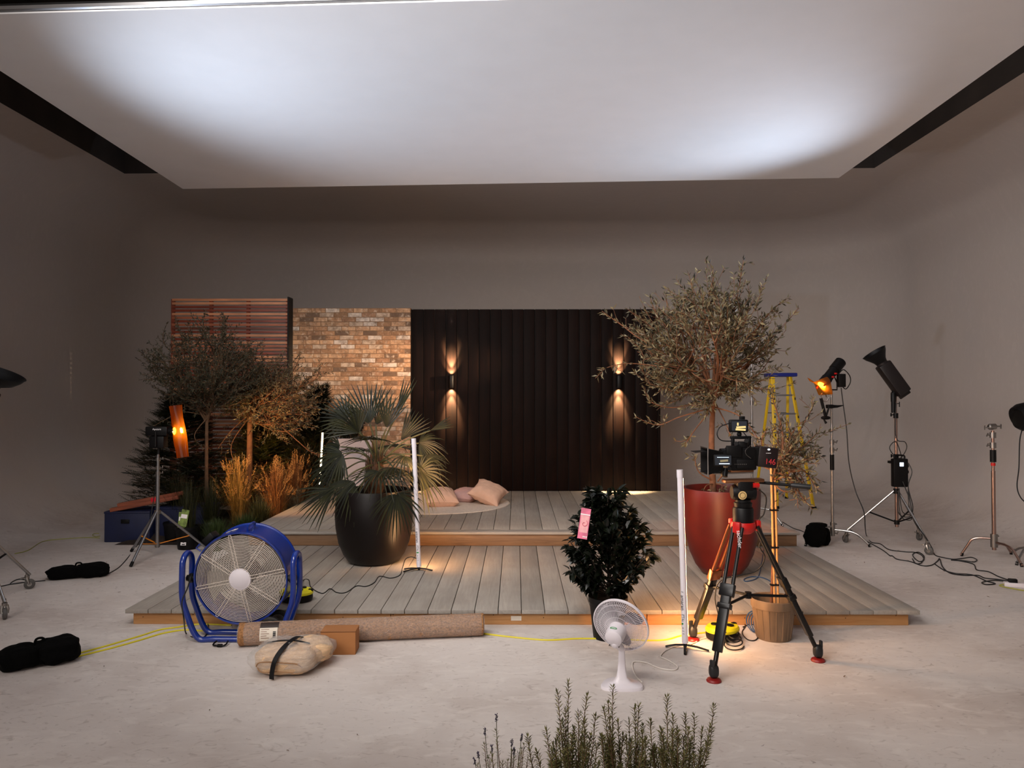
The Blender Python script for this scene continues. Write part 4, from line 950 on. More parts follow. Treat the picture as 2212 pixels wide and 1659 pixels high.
# cinema camera
cz = zt+.112+z1+.018; t = thing('cinema_camera', 'black cinema camera with matte box, side monitor and battery marked 146', 'camera', TC+V((0, 0, cz)))
def KP(px, py, dy=0): return TP(px, py, dy)-V((0, 0, cz))
p = lambda px, py, dy=0: KP(px, py, dy)
c1 = p(1600, 990); MB().box(c1, (.17, .13, .15), .012, rot=(0, rad(-2), 0)).build('camera_body', m_black, t)
mb = MB().box(p(1585, 975, -.075), (.10, .02, .075), .006); mb.box(p(1610, 1002, -.072), (.12, .02, .06), .005); mb.build('side_panel', m_black, t)
mb = MB()
for k in range(7): mb.box(p(1588+k*4, 1003, -.084), (.006, .004, .006))
mb.build('buttons', M('grey button', (70, 66, 64), .5), t)
bz = p(1654, 987); b = MB().box(bz, (.13, .10, .135), .010, rot=(0, rad(7), 0)).build('battery', M('battery case', (26, 14, 15), .4), t); b['label'] = 'battery block with red number 146'
txt('lettering', '146', .052, b, p(1664, 998, -.056), (math.pi/2, rad(5), 0), emis('red paint', (.55, .03, .04), .0), sx=.9)
q0 = p(1655, 979, -.0535); bars('iiiii', q0.x, q0.z, .006, .003, y=q0.y).build('printed_mark', w_, b)
MB().blob(p(1661, 971, -.052), (.009, .002, .006)).build('indicator', emis('display white', (.75, .85, 1), 1.6), b)
MB().box(p(1632, 985, .0), (.05, .09, .12), .006, rot=(0, rad(4), 0)).build('battery_plate', m_black, t)
mb = MB().tube([p(1585, 985, 0), p(1556, 985, 0)], [.052, .050], 24); mb.tube([p(1575, 985, 0), p(1568, 985, 0)], .056, 24); mb.build('lens', m_black, t)
# matte box: open hood facing left
x0, x1 = p(1556, 985).x, p(1521, 985).x; zc_ = p(1540, 998).z+.012
def ring(x, hy, hz_, z): return [V((x, -hy, z-hz_)), V((x, hy, z-hz_)), V((x, hy, z+hz_)), V((x, -hy, z+hz_))]
o1, o2 = ring(x0, .07, .06, zc_), ring(x1, .095, .085, zc_-.004); i1, i2 = ring(x0-.004, .066, .056, zc_), ring(x1, .090, .080, zc_-.004)
vs = o1+o2+i1+i2; fs = []
for k in range(4):
    l = (k+1) % 4; fs += [(k, l, 4+l, 4+k), (8+k, 12+k, 12+l, 8+l), (4+k, 4+l, 12+l, 12+k)]
fs += [(0, 3, 2, 1), (8, 9, 10, 11)]
MB().add(vs, fs).build('matte_box', m_black, t, smooth=False)
MB().tube([V((x1, -.1, zc_-.095)), V((x1, -.1, zc_+.085)), V((x1, .09, zc_+.085))], .004, 6).build('hood_rim', m_nickel, t)
MB().box(p(1510, 975, 0)+V((0, 0, .0)), (.08, .13, .003), 0, rot=(0, rad(-4), 0)).build('top_flag', m_black, t)
# side monitor facing the viewer
ms = p(1561, 994, -.14); m_ = MB().box(ms, (.115, .02, .072), .005, rot=(0, rad(-1), 0)).build('side_monitor', m_black, t)
MB().box(ms+V((0, -.0105, 0)), (.104, .002, .062)).build('screen', emis('dim screen', (.010, .012, .016), 1), m_)
mb = MB()
for k in range(9): mb.box(ms+V((-.035+k*.0085, -.0125, .019)), (.006, .001, .0035))
for k in range(8): mb.box(ms+V((-.022+k*.0085, -.0125, -.022)), (.007, .001, .005))
mb.build('screen_readout', emis('readout', (.7, .85, 1), 1.2), m_)
MB().box(ms+V((.006, -.0125, -.003)), (.05, .001, .013), 0, rot=(0, rad(-5), 0)).build('screen_image', emis('screen picture', (.16, .13, .07), 1), m_)
# top handle, evf, monitor
mb = MB().box(p(1600, 945), (.14, .025, .02), .006); mb.box(p(1583, 955), (.02, .025, .06), .004); mb.box(p(1618, 955), (.02, .025, .06), .004); mb.build('top_handle', m_black, t)
MB().box(p(1603, 962, -.03), (.06, .05, .05), .01).build('viewfinder', m_black, t)
for k, (px_, py_) in enumerate(((1590, 958), (1612, 952), (1576, 1012))): MB().cyl(p(px_, py_, -.05), p(px_, py_, -.07), .014, n=14).build('knob', m_black, t)
mb = MB().cyl(p(1597, 944), p(1596, 930), .011, n=12); mb.blob(p(1597, 938), (.016, .016, .016)); mb.build('monitor_mount', m_black, t)
mm = p(1595, 920, -.02); m_ = MB().box(mm, (.128, .026, .084), .010).build('top_monitor', m_black, t)
MB().box(mm+V((.002, -.0135, 0)), (.098, .002, .062)).build('screen', emis('dim screen', (.010, .012, .016), 1), m_)
mb = MB(); mb.box(mm+V((.013, -.0150, -.008)), (.062, .001, .013), 0, rot=(0, rad(-3), 0)); mb.box(mm+V((.010, -.0150, -.024)), (.066, .001, .012), 0, rot=(0, rad(3), 0)); mb.box(mm+V((-.008, -.0150, .012)), (.010, .001, .02)); mb.build('screen_image', emis('screen picture bright', (.52, .40, .16), 1), m_)
MB().box(p(1603, 904, .02), (.032, .03, .03), .003).build('sun_hood', m_black, t)
mb = MB()
for r_ in (-.02, .02): mb.cyl(p(1540, 1022)+V((0, r_, 0)), p(1625, 1019)+V((0, r_, 0)), .0075, n=10)
mb.build('support_rods', m_nickel, t)
MB().box(p(1600, 1016, -.0), (.15, .08, .018), .004, rot=(0, rad(-2), 0)).build('base_plate', M('bronze plate', (150, 104, 74), .35, .9), t)
mb = MB().cyl(p(1568, 1012, -.05), p(1566, 1030, -.07), .016, n=14); mb.box(p(1563, 1022, -.04), (.03, .05, .04), .006); mb.build('follow_focus', m_black, t)
MB().tube(catmull([p(1577, 914, -.03), p(1556, 922, -.06), p(1549, 938, -.07), p(1558, 951, -.06), p(1580, 953, -.04)], 8), .0035, 8).build('monitor_cable', m_rubber, t)
MB().tube(catmull([p(1622, 962, -.06), p(1611, 972, -.09), p(1612, 982, -.09), p(1622, 990, -.08)], 8), .0022, 6).build('thin_cable', m_nickel, t)
MB().tube(catmull([p(1606, 934, -.0), p(1615, 945, .0), p(1622, 953, .0)], 6), .003, 6).build('monitor_cable', m_rubber, t)

# ------------------------------------------------------------------ blue drum fan
FC = PY(520, 1250, 5.36); FC = V((FC.x, 5.36, FC.z)); SF = FPX/5.36; RD = 102/SF
t = thing('drum_fan', 'big blue drum fan with wire grille on a tubular frame with wheels', 'fan', (FC.x, FC.y, 0))
cz = FC.z; TL = Euler((rad(86), 0, 0)).to_matrix() @ Matrix.Identity(3)
tilt = Euler((rad(90+5), 0, 0)).to_matrix()    # local +z -> towards the viewer
DP = .27
m_blue2 = m_blue
def dl(prof_, n=64, **k): return MB().lathe(prof_, (0, 0, cz), n=n, rot=tilt, **k)
dl([(RD*.955, -.004), (RD*.965, .006), (RD*.99, .008), (RD, -.002), (RD*.985, -.03), (RD*.975, -.034), (RD*.975, -DP+.02), (RD, -DP+.014), (RD, -DP), (RD*.96, -DP), (RD*.955, -DP+.01), (RD*.955, -.004)]).build('drum', m_blue, t, ang=40)
m_wire = M('cream grille wire', (214, 202, 190), .4)
mb = MB(); r1 = RD*.92
for k in range(22):
    r_ = .085+(r1-.085)*k/21; z_ = .006-.010*(k/21)**2+.012
    mb.tube([V((0, 0, cz))+tilt @ V((r_*math.cos(a*math.pi/36), r_*math.sin(a*math.pi/36), z_)) for a in range(72)], .0019, 5, closed=True)
mb.build('front_grille', m_wire, t)
mb = MB()
for k in range(8):
    a = rad(12+45*k); d = V((math.cos(a), math.sin(a), 0)); s = V((-d.y, d.x, 0))
    P = [d*.07+s*.011+V((0, 0, .02)), d*(r1)+s*.011+V((0, 0, .013)), d*(r1+.012)+s*.007+V((0, 0, .011)), d*(r1+.012)-s*.007+V((0, 0, .011)), d*r1-s*.011+V((0, 0, .013)), d*.07-s*.011+V((0, 0, .02))]
    mb.tube([V((0, 0, cz))+tilt @ q_ for q_ in P], .0022, 5)
mb.build('grille_spokes', m_wire, t)
MB().lathe([(0, .027), (.055, .027), (.060, .024), (.078, .020), (.080, .012), (0, .010)], (0, 0, cz), n=40, rot=tilt).build('centre_cap', m_white, t)
mb = MB(); r_in = RD*.93
for k in range(14):
    r_ = .05+(r_in-.05)*k/13
    mb.tube([V((0, 0, cz))+tilt @ V((r_*math.cos(a*math.pi/24), r_*math.sin(a*math.pi/24), -DP+.02)) for a in range(48)], .0018, 4, closed=True)
mb.build('rear_grille', m_black, t)
hubm = MB().lathe([(0, -.05), (.06, -.055), (.075, -.07), (.075, -.22), (0, -.23)], (0, 0, cz), n=24, rot=tilt).build('motor', M('dark motor', (30, 32, 36), .5), t)
for k in range(4):
    a0_ = rad(5+90*k); vs = []; fs = []; nr, na = 6, 6
    for i in range(nr+1):
        for j in range(na+1):
            u, v = i/nr, j/na*2-1; r_ = .07+(RD*.86-.07)*u; aa = a0_+v*rad(16+5*u)+u*.25
            vs.append(V((0, 0, cz))+tilt @ V((r_*math.cos(aa), r_*math.sin(aa), -.10+v*.045*(1-.3*u))))
    for i in range(nr):
        for j in range(na): q_ = i*(na+1)+j; fs.append((q_, q_+na+1, q_+na+2, q_+1))
    MB().add(vs, fs).build('fan_blade', M('pale blade', (132, 126, 116), .5), t)
# frame: front and back U joined at the tops
w2 = RD*1.16; rt = .021
def upath(y):
    zt_ = cz+.10; zb_ = rt+.0
    return [V((-w2, y, zt_)), V((-w2, y, cz-.10)), V((-w2*.93, y, cz-.22)), V((-w2*.72, y, zb_+.012)), V((-w2*.4, y, zb_)), V((w2*.4, y, zb_)), V((w2*.72, y, zb_+.012)), V((w2*.93, y, cz-.22)), V((w2, y, cz-.10)), V((w2, y, zt_))]
yf, yb_ = -.03, -.15-.0
P = catmull(upath(-.06), 8)
Q = catmull(upath(.10), 8)
arcR = [V((w2, .02+.08*math.cos(a), cz+.10+.08*math.sin(a))) for a in [math.pi-math.pi*i/10 for i in range(1, 10)]]
arcL = [V((-w2, .02+.08*math.cos(a), cz+.10+.08*math.sin(a))) for a in [math.pi*i/10 for i in range(1, 10)]]
MB().tube(P+arcR+Q[::-1]+arcL, rt, 12, closed=True).build('tube_frame', m_blue, t)
for s in (-1, 1):
    mb = MB().cyl((s*(RD-.01), .02, cz), (s*(w2+.0), .02, cz), .022, n=14); mb.cyl((s*(w2-.02), .02, cz), (s*(w2-.045), .02, cz), .034, n=10); mb.build('pivot_knob', m_black, t)
for x_, y_ in ((.235, .13), (.235, .25)):
    pass
for i, y_ in enumerate((-.0, .17)):
    wh = MB().tube([(.22, y_-.018, .082), (.22, y_-.014, .082), (.22, y_+.014, .082), (.22, y_+.018, .082)], [.068, .080, .080, .068], 28).build('wheel', m_rubber, t)
    MB().lathe([(0, .021), (.03, .022), (.055, .018), (.055, 0)], (.22, y_, .082), n=24, rot=Euler((math.pi/2, 0, 0)).to_matrix()).build('wheel_hub', m_nickel, wh)
mb = MB().tube(catmull([V((-.13, -.1, .02)), V((-.13, -.16, .012)), V((-.05, -.17, .012)), V((-.05, -.1, .02))], 5), .006, 6); mb.box((-.08, -.17, .012), (.035, .02, .02), .004); mb.build('stand_foot', m_black, t)
up = tilt @ V((0, 1, 0)); bk = tilt @ V((0, 0, -1))
def DT(a, z_, off=0):
    a = rad(a); return V((0, 0, cz))+tilt @ V(((RD+off)*math.cos(a), (RD+off)*math.sin(a), z_))
MB().tube(catmull([DT(84, -.07, -.01), DT(84, -.07, .03), DT(82, -.11, .04), DT(82, -.16, .03), DT(82, -.16, -.01)], 5), .010, 8).build('lifting_ring', m_blue, t)
mb = MB().box(DT(135, -.13, .03), (.09, .11, .05), .008, rot=(0, rad(-45), 0)); mb.build('switch_box', m_black, t)
mb = MB().tube([DT(140, -.02, .045), DT(146, -.02, .05), DT(146, -.02, .01)], .006, 6); mb.build('cable_hook', m_blue, t)
for a_, x_ in ((112, 0), (104, 0)):
    MB().box(DT(a_, -.13, -.007), (.03, .05, .002), 0, rot=(0, rad(90-a_)*1, 0)).build('sticker', w_, t)

# ------------------------------------------------------------------ white desk fan seen from behind
DFb = V((.636, 4.50, 0)); t = thing('desk_fan', 'white oscillating desk fan seen from behind, standing on the bare floor', 'fan', DFb)
def dome(u, v, a):  # base outline
    return V((.128*math.cos(a), .10*math.sin(a)-.02*math.cos(2*a), 0))
mb = MB(); vs = []; fs = []; n = 48; rings = [(1.0, 0), (1.0, .010), (.96, .018), (.70, .026), (.42, .036), (.26, .06), (.20, .10), (.165, .15), (.15, .20), (.145, .235), (0.001, .24)]
for k_, z_ in rings:
    for i in range(n):
        a = 2*math.pi*i/n; p_ = dome(0, 0, a); 
        vs.append(V((p_.x*k_, p_.y*k_*(1 if k_ > .5 else 1.25)+(.0), z_)))
for k in range(len(rings)-1):
    for i in range(n): l = (i+1) % n; fs.append((k*n+i, k*n+l, (k+1)*n+l, (k+1)*n+i))
mb.add(vs, fs).build('base', m_white, t)
FA = V((.42, .80, .30)).normalized(); FCn = PY(1341, 1350, DFb.y+.05)-DFb
M3 = frame(FA, (0, 0, 1))
Rf = .172
def fl(prof_, n=48): return MB().lathe(prof_, FCn, n=n, rot=M3)
fl([(Rf-.003, -.008), (Rf+.004, -.006), (Rf+.004, .008), (Rf-.003, .010)], 56).build('cage_rim', m_white, t)
mb = MB()
for side, dep in ((-1, .055), (1, .05)):
    for k in range(84):
        a = 2*math.pi*k/84; tw = .35*side
        P = []
        for i in range(7):
            u = i/6; r_ = .035+(Rf-.035)*u; zz_ = side*dep*(1-u**2.2); aa = a+tw*(1-u); P.append(FCn+M3 @ V((r_*math.cos(aa), r_*math.sin(aa), zz_)))
        mb.tube(P, .0013, 3, cap=False)
    for u in (.35, .62, .82):
        r_ = .035+(Rf-.035)*u; mb.tube([FCn+M3 @ V((r_*math.cos(a*math.pi/24), r_*math.sin(a*math.pi/24), side*dep*(1-u**2.2))) for a in range(48)], .0011, 4, closed=True)
mb.build('wire_cage', m_white, t)
for k in range(3):
    vs = []; fs = []; nr = na = 6; a0_ = rad(30+120*k)
    for i in range(nr+1):
        for j in range(na+1):
            u, v = i/nr, j/na*2-1; r_ = .03+.115*u; wd_ = rad(34)*math.sin(math.pi*(.18+.72*u))**.6
            aa = a0_+v*wd_; vs.append(FCn+M3 @ V((r_*math.cos(aa), r_*math.sin(aa), .012+v*.018)))
    for i in range(nr):
        for j in range(na): q_ = i*(na+1)+j; fs.append((q_, q_+na+1, q_+na+2, q_+1))
    MB().add(vs, fs).build('fan_blade', M('grey plastic blade', (120, 116, 122), .4), t)
MB().lathe([(0, -.155), (.035, -.153), (.052, -.14), (.057, -.11), (.056, -.05), (.045, -.035), (0, -.03)], FCn, n=32, rot=M3).build('motor_housing', m_white, t)
mb = MB(); bk_ = FCn+M3 @ V((0, 0, -.1))
MB().blob(bk_+V((0, 0, -.045)), (.035, .045, .035)).build('tilt_joint', m_white, t)
mb = MB().tube([bk_+V((0, 0, -.05)), V((0, 0, .23))], [.024, .02], 14); mb.build('neck', m_white, t)
tp = bk_+V((0, 0, .0)); 
MB().tube(catmull([FCn+M3 @ V(q_) for q_ in ((-.02, .055, -.118), (-.012, .0575, -.123), (.012, .0575, -.123), (.02, .055, -.118), (.012, .0575, -.112), (-.012, .0575, -.112))], 4, True), .0016, 4, closed=True).build('logo_ring', M('green ink', (30, 140, 60), .5), t)
mb = MB()
for k in range(7): mb.box(FCn+M3 @ V((-.03+.01*k, -.052, -.135)), (.004, .006, .02), 0, rot=M3)
mb.build('vent_slots', M('grey button', (70, 66, 64), .5), t)

# ------------------------------------------------------------------ floor props
RA, RB_ = PX(512, 1401), PX(1041, 1378); RA.y += .06; RB_.y += .06; rr_ = .080
m_jute = M('woven jute', (160, 114, 72), .95, var=.45, scale=75, bump=1, stretch=(1, 1.3, 1.3), bscale=120)
ax = (RB_-RA).normalized(); Lr = (RB_-RA).length
t = thing('rolled_rug', 'rolled jute rug in clear wrap lying in front of the deck edge', 'rug', RA+V((0, 0, rr_)), math.atan2(ax.y, ax.x))
mb = MB(); n = 40; segs = 90; vs = []; fs = []
for i in range(segs+1):
    for k in range(n):
        a = 2*math.pi*k/n; r_ = rr_*(.985+.012*math.sin(i*2.1)+.02*noise.noise(V((i*.15, math.cos(a), math.sin(a))))); vs.append((Lr*i/segs, math.cos(a)*r_, math.sin(a)*r_))
for i in range(segs):
    for k in range(n): l = (k+1) % n; fs.append((i*n+k, (i+1)*n+k, (i+1)*n+l, i*n+l))
mb.add(vs, fs); mb.build('jute_roll', m_jute, t, ang=80)
for x_, s in ((0, -1), (Lr, 1)):
    mb = MB(); P = [V((x_+s*.004, math.cos(a*.35)*(.012+.0011*a), math.sin(a*.35)*(.012+.0011*a))) for a in range(0, 60)]
    mb.tube(P, .0045, 6); mb.lathe([(0, 0), (rr_*.96, 0)], (x_-s*.003, 0, 0), n=32, rot=Euler((0, math.pi/2, 0)).to_matrix()); mb.build('roll_end', m_jute, t)
def clearmat(name, f=.8, rough=.08, tint=(.96, .95, .94)):
    m, t_, b = nt(name); N = t_.nodes.new; L = t_.links.new; tr = N('ShaderNodeBsdfTransparent'); tr.inputs[0].default_value = (*tint, 1)
    b.inputs['Base Color'].default_value = (.9, .88, .86, 1); b.inputs['Roughness'].default_value = rough; b.inputs['Specular IOR Level'].default_value = 1
    x = N('ShaderNodeMixShader'); x.inputs[0].default_value = 1-f; L(tr.outputs[0], x.inputs[1]); L(b.outputs[0], x.inputs[2])
    nn = N('ShaderNodeTexNoise'); nn.inputs['Scale'].default_value = 14; nn.inputs['Distortion'].default_value = 2; bn = N('ShaderNodeBump'); bn.inputs['Strength'].default_value = .9; bn.inputs['Distance'].default_value = .02
    L(nn.outputs[0], bn.inputs['Height']); L(bn.outputs[0], b.inputs['Normal']); L(x.outputs[0], t_.nodes['Material Output'].inputs[0]); return m
m_film = clearmat('clear film', .82, .12)
mb = MB().tube([V((-.012+Lr*k/30, 0, 0)) for k in range(31)]+[V((Lr+.012, 0, 0))], [rr_*.8]+[rr_*1.01+.0012*math.sin(k*1.7) for k in range(30)]+[rr_*.8], 32); mb.build('clear_wrap', m_film, t)
def wraplabel(x0_, x1_, a0_, a1_, nm, m_):
    vs = []; fs = []
    for k in range(2):
        for i in range(9): a = rad(a0_+(a1_-a0_)*i/8); vs.append((x1_ if k else x0_, -math.sin(a)*rr_*1.035, math.cos(a)*rr_*1.035))
    for i in range(8): fs.append((i, i+1, 10+i, 9+i))
    return MB().add(vs, fs).build(nm, m_, t)
wraplabel(.145, .265, 48, 112, 'paper_label', M('paper', (225, 215, 200), .7)); wraplabel(.145, .27, 12, 48, 'dark_label', M('dark card', (40, 24, 20), .6))
def lab(s_, x_, a_, sz, m_):
    a_ = rad(a_); return txt('lettering', s_, sz, t, (x_, -math.sin(a_)*rr_*1.04, math.cos(a_)*rr_*1.04), (a_, 0, 0), m_)
ik = M('brown ink', (110, 60, 30), .6)
for i_ in range(5): a_ = rad(56+i_*10); MB().box((.182-.008*(i_ % 2), -math.sin(a_)*rr_*1.04, math.cos(a_)*rr_*1.04), (.055-.016*(i_ % 2), .001, .003), 0, rot=(a_-math.pi/2, 0, 0)).build('printed_mark', ik, t)
wraplabel(.235, .255, 66, 96, 'barcode', M('grey ink', (40, 40, 44), .5))

bx = PX(729, 1415); t = thing('cardboard_box', 'plain closed brown cardboard box leaning against the rolled rug', 'box', (bx.x, bx.y+.075, 0), rad(2))
m_card = M('cardboard', (166, 110, 62), .8, var=.06, scale=5)
MB().box((0, 0, .078), (.236, .148, .156), .003).build('carton', m_card, t)
MB().box((0, -.0745, .155), (.236, .002, .004)).build('flap_edge', M('cardboard edge', (120, 76, 42), .8), t)
MB().box((0.0, 0, .1566), (.234, .146, .0014)).build('lid_flap', M('cardboard lid', (158, 104, 60), .8, var=.05), t)

def ribbon(P, w):
    mb = MB(); vs = []; fs = []
    for i, p in enumerate(P):
        d = (P[min(i+1, len(P)-1)]-P[max(i-1, 0)]).normalized(); s = d.cross(V((0, -.6, .8))).normalized()
        n_ = s.cross(d)*.002; vs += [p-s*w/2-n_, p+s*w/2-n_, p+s*w/2+n_, p-s*w/2+n_]
    for i in range(len(P)-1):
        for k in range(4): l = (k+1) % 4; fs.append((i*4+k, i*4+l, i*4+4+l, i*4+4+k))
    return mb.add(vs, fs)
# blanket in a clear bag
bb = PX(604, 1468); t = thing('bagged_blanket', 'cream blanket folded in a clear plastic bag with a black strap', 'blanket', (bb.x, bb.y+.15, 0), rad(-4))
m_cream = M('cream fleece', (226, 190, 150), .95, var=.22, scale=16, bump=1.0, bscale=45, stretch=(1, 1, 5))
mb = MB(); vs = []; fs = []
mb.blob((0, 0, .085), (.185, .15, .08), e=.62, nz=.08, ns=3); b = mb.build('folded_blanket', m_cream, t, ang=80)
mb = MB(); mb.blob((.13, .13, .10), (.12, .13, .075), e=.8, nz=.15, ns=2, seed=3, rot=Euler((0, rad(8), rad(25))).to_matrix()); mb.build('blanket_fold', m_cream, t, ang=80)
P = [V((-.14+.0, -.148, .075)), V((-.12, -.153, .10)), V((-.05, -.156, .108)), V((.05, -.156, .104)), V((.12, -.152, .098)), V((.15, -.145, .075))]
MB().tube(catmull(P, 5), .0035, 6).build('fold_shade_line', M('fold shade', (150, 112, 78), .9), b)  # shade between the blanket folds, coloured in as a dark line
P = [V((.10, -.156, .045)), V((0, -.158, .05)), V((-.10, -.156, .045)), V((-.13, -.15, .07))]
MB().tube(catmull(P, 5), .003, 6).build('fold_shade_line', M('fold shade', (150, 112, 78), .9), b)  # shade of the lower fold, drawn as a darker line
# clear bag with pinched corners
vs = []; fs = []; nu, nv = 40, 24
for i in range(nv+1):
    for k in range(nu):
        ph = math.pi*i/nv-math.pi/2; th = 2*math.pi*k/nu
        cx, sy, sz_ = math.cos(ph)*math.cos(th), math.cos(ph)*math.sin(th), math.sin(ph)
        sg = lambda x, p_: math.copysign(abs(x)**p_, x)
        x_, y_, z_ = sg(math.cos(ph), .6)*sg(math.cos(th), .6), sg(math.cos(ph), .6)*sg(math.sin(th), .6), sg(sz_, .7)
        w_n = noise.noise(V((x_*3, y_*3, z_*3)))*.018+noise.noise(V((x_*9, y_*9, z_*9)))*.008
        cor = max(0, abs(x_*y_)-.45)*.14; 
        X = x_*(.215+cor+w_n); Y = y_*(.18+cor*.8+w_n)+.03; Z = .092+z_*(.093)*(1-.45*max(0, abs(x_)-.5))+w_n*(z_ > -.2)
        if x_ > .4 and y_ > 0: X += .09*(x_-.4); Y += .12*y_*(x_-.4); Z += .03*(x_-.4)
        vs.append((X, Y, max(.002, Z)))
for i in range(nv):
    for k in range(nu): l = (k+1) % nu; fs.append((i*nu+k, i*nu+l, (i+1)*nu+l, (i+1)*nu+k))
MB().add(vs, fs).build('plastic_bag', clearmat('bag film', .74, .1), t, ang=80)
P = [V((-.03, -.175, .01)), V((-.025, -.180, .06)), V((-.01, -.168, .13)), V((.02, -.10, .186)), V((.04, .05, .196)), V((.05, .17, .16))]
ribbon(catmull(P, 6), .030).build('strap', m_black, t)
MB().tube(catmull([V((-.14, .02, .165)), V((-.05, .0, .188)), V((.05, .0, .192)), V((.14, .02, .17))], 6), .005, 8).build('strap', m_black, t)

# yellow cable reels
def reel(label, c, s=1.0, rz=0):
    t = thing('cable_reel', label, 'cable reel', c, rz, group='yellow and black cable reels')
    MB().lathe([(0, 0), (.105*s, 0), (.125*s, .012), (.13*s, .035), (.128*s, .062), (0, .062)], n=40, sx=1, sy=.8).build('reel_case', m_black, t)
    MB().lathe([(.128*s, .058), (.133*s, .062), (.133*s, .078), (.120*s, .092), (.05*s, .098), (0, .098)], n=40, sy=.8).build('top_cover', m_yel, t)
    for i in range(4):
        a = rad(40+90*i); mb = MB().cyl((.06*s*math.cos(a), .05*s*math.sin(a), .096), (.06*s*math.cos(a), .05*s*math.sin(a), .104), .026*s, n=16); mb.build('socket_flap', m_black, t)
    MB().box((.115*s, 0, .088), (.035, .03, .02), .004).build('handle', m_black, t)
    return t
reel('yellow and black cable reel on the lower deck, right of the blue fan', PX(636, 1302, .125)+V((0, .05, 0)))
rt_ = reel('yellow and black cable reel on the floor behind the tripod legs', PX(1563, 1382)+V((0, .03, 0)), 1.0, rad(30))
def plug(label, c, rz=0, s=1):
    t = thing('power_plug', label, 'plug', c, rz); MB().box((0, 0, .022*s), (.05*s, .05*s, .044*s), .008*s).build('plug_body', m_black, t)
    MB().cyl((.025*s, 0, .02*s), (.06*s, 0, .016*s), .008*s, .005*s, n=8).build('cord_grip', m_black, t)
pr = PX(636, 1302, .125)
plug('black power adapter plugged into the reel beside the blue fan', (pr.x-.04, pr.y+.09, .125+.105))

# sandbags on the left
def sandbag(label, a, b, w, h, rz_name='sandbag'):
    a, b = V(a), V(b); d = (b-a); L = d.length; t = thing('sandbag', label, 'sandbag', (a+b)*.5, math.atan2(d.y, d.x))
    MB().blob((-L*.25, 0, h*.5), (L*.29, w*.5, h*.5), e=.72, nz=.16, ns=2, seed=1).build('bag_lobe', m_matte, t)
    MB().blob((L*.25, 0, h*.55), (L*.29, w*.5, h*.55), e=.72, nz=.16, ns=2, seed=6).build('bag_lobe', m_matte, t)
    mb = MB().box((0, 0, h*.55), (.05, w*.7, h*.8), .01); mb.tube(catmull([V((-.03, 0, h*.8)), V((-.02, 0, h*1.15)), V((.02, 0, h*1.15)), V((.03, 0, h*.8))], 4), .008, 8); mb.build('strap', m_matte, t)
sandbag('long black sandbag lying on the floor beside the left roller stand caster', PX(95, 1256)+V((0, .08, 0)), PX(222, 1248)+V((0, .08, 0)), .20, .12)
sandbag('black sandbag at the left edge with yellow cables running under it', PX(-25, 1462)+V((0, .10, 0)), PX(152, 1432)+V((0, .08, 0)), .24, .145)

# blue case and timbers
bx_ = PX(218, 1172); bx2 = PX(330, 1166)
m_navy = M('navy case', (18, 26, 62), .6, var=.2, scale=4)
t = thing('storage_case', 'dark navy storage box at left with offcuts of timber lying on it', 'crate', ((bx_.x+bx2.x)/2+.02, bx_.y+.24, 0), rad(3))
wb = bx2.x-bx_.x
MB().box((0, 0, .18), (wb, .44, .36), .012).build('case_body', m_navy, t)
MB().box((0, 0, .355), (wb+.01, .45, .03), .01).build('lid', m_navy, t)
MB().box((-.02, -.226, .25), (.10, .012, .05), .006).build('latch', m_black, t)
t = thing('storage_case', 'dark navy storage box standing behind the silver light stand', 'crate', (bx2.x+.36, bx_.y+.34, 0), rad(-2))
MB().box((0, 0, .20), (.62, .44, .40), .012).build('case_body', m_navy, t); MB().box((0, 0, .39), (.63, .45, .03), .01).build('lid', m_navy, t)
m_old = M('reddish timber', (138, 74, 50), .8, var=.35, scale=4, stretch=(.5, 6, 6))
for i, (dx, dy, dz, rz, l) in enumerate(((0, 0, 0, 0, .78), (.03, .09, .0, 5, .70), (.06, .02, .052, 2, .74))):
    t = tag(MB().box((0, 0, 0), (l, .085, .045), .003).build('timber_batten', m_old, loc=((bx_.x+bx2.x)/2+.20+dx, bx_.y+.12+dy, .452+dz), rot=(0, rad(-10), rad(12+rz))), ['red-brown timber batten on the navy box, front one of the pile', 'red-brown timber batten on the navy box, rear one of the pile', 'red-brown timber batten on the navy box, topmost of the pile'][i], 'timber', 'timber battens on the navy box')
tp_ = AP(335, 1079, .35); tag(MB().box((0, 0, 0), (.10, .004, .045), .001).build('tape_flag', M('red tape', (200, 20, 40), .4), loc=tp_, rot=(0, rad(-12), 0)), 'red tape flag at the end of the timber battens', 'tape')

# yellow step ladder
F1, F2 = PX(1678, 1099), PX(1758, 1100); B1, B2 = PX(1632, 1078), PX(1699, 1077)
lc = (F1+F2+B1+B2)/4; lc.z = 0
t = thing('step_ladder', 'yellow fibreglass step ladder with blue top cap behind the potted olives', 'ladder', lc)
T1_, T2_ = PY(1669, 814, 11.95)-lc, PY(1707, 814, 11.95)-lc; U1, U2 = PY(1665, 814, 12.2)-lc, PY(1702, 814, 12.2)-lc
f1, f2, b1_, b2_ = F1-lc, F2-lc, B1-lc, B2-lc
m_fg = M('yellow fibreglass', (232, 190, 24), .45, var=.1, scale=3); dk = M('black smudge', (30, 26, 20), .6)
def rail(nm, a, b, w, d_):
    u = (b-a); L = u.length; o = MB().box((a+b)/2+V((0, 0, 0)), (w, d_, L), .006, rot=u.to_track_quat('Z', 'Y').to_matrix()).build(nm, m_fg, t); return o
for a, b in ((f1, T1_), (f2, T2_)):
    r_ = rail('front_rail', a+V((0, 0, .0)), b, .062, .026)
    MB().box(a+V((0, 0, .022)), (.07, .045, .045), .006).build('foot', m_black, r_)
    for k in range(6): MB().box(a.lerp(b, .13+.14*k)+V((.01, -.018, 0)), (.018, .006, .04), .002).build('rivet_plate', dk, r_)
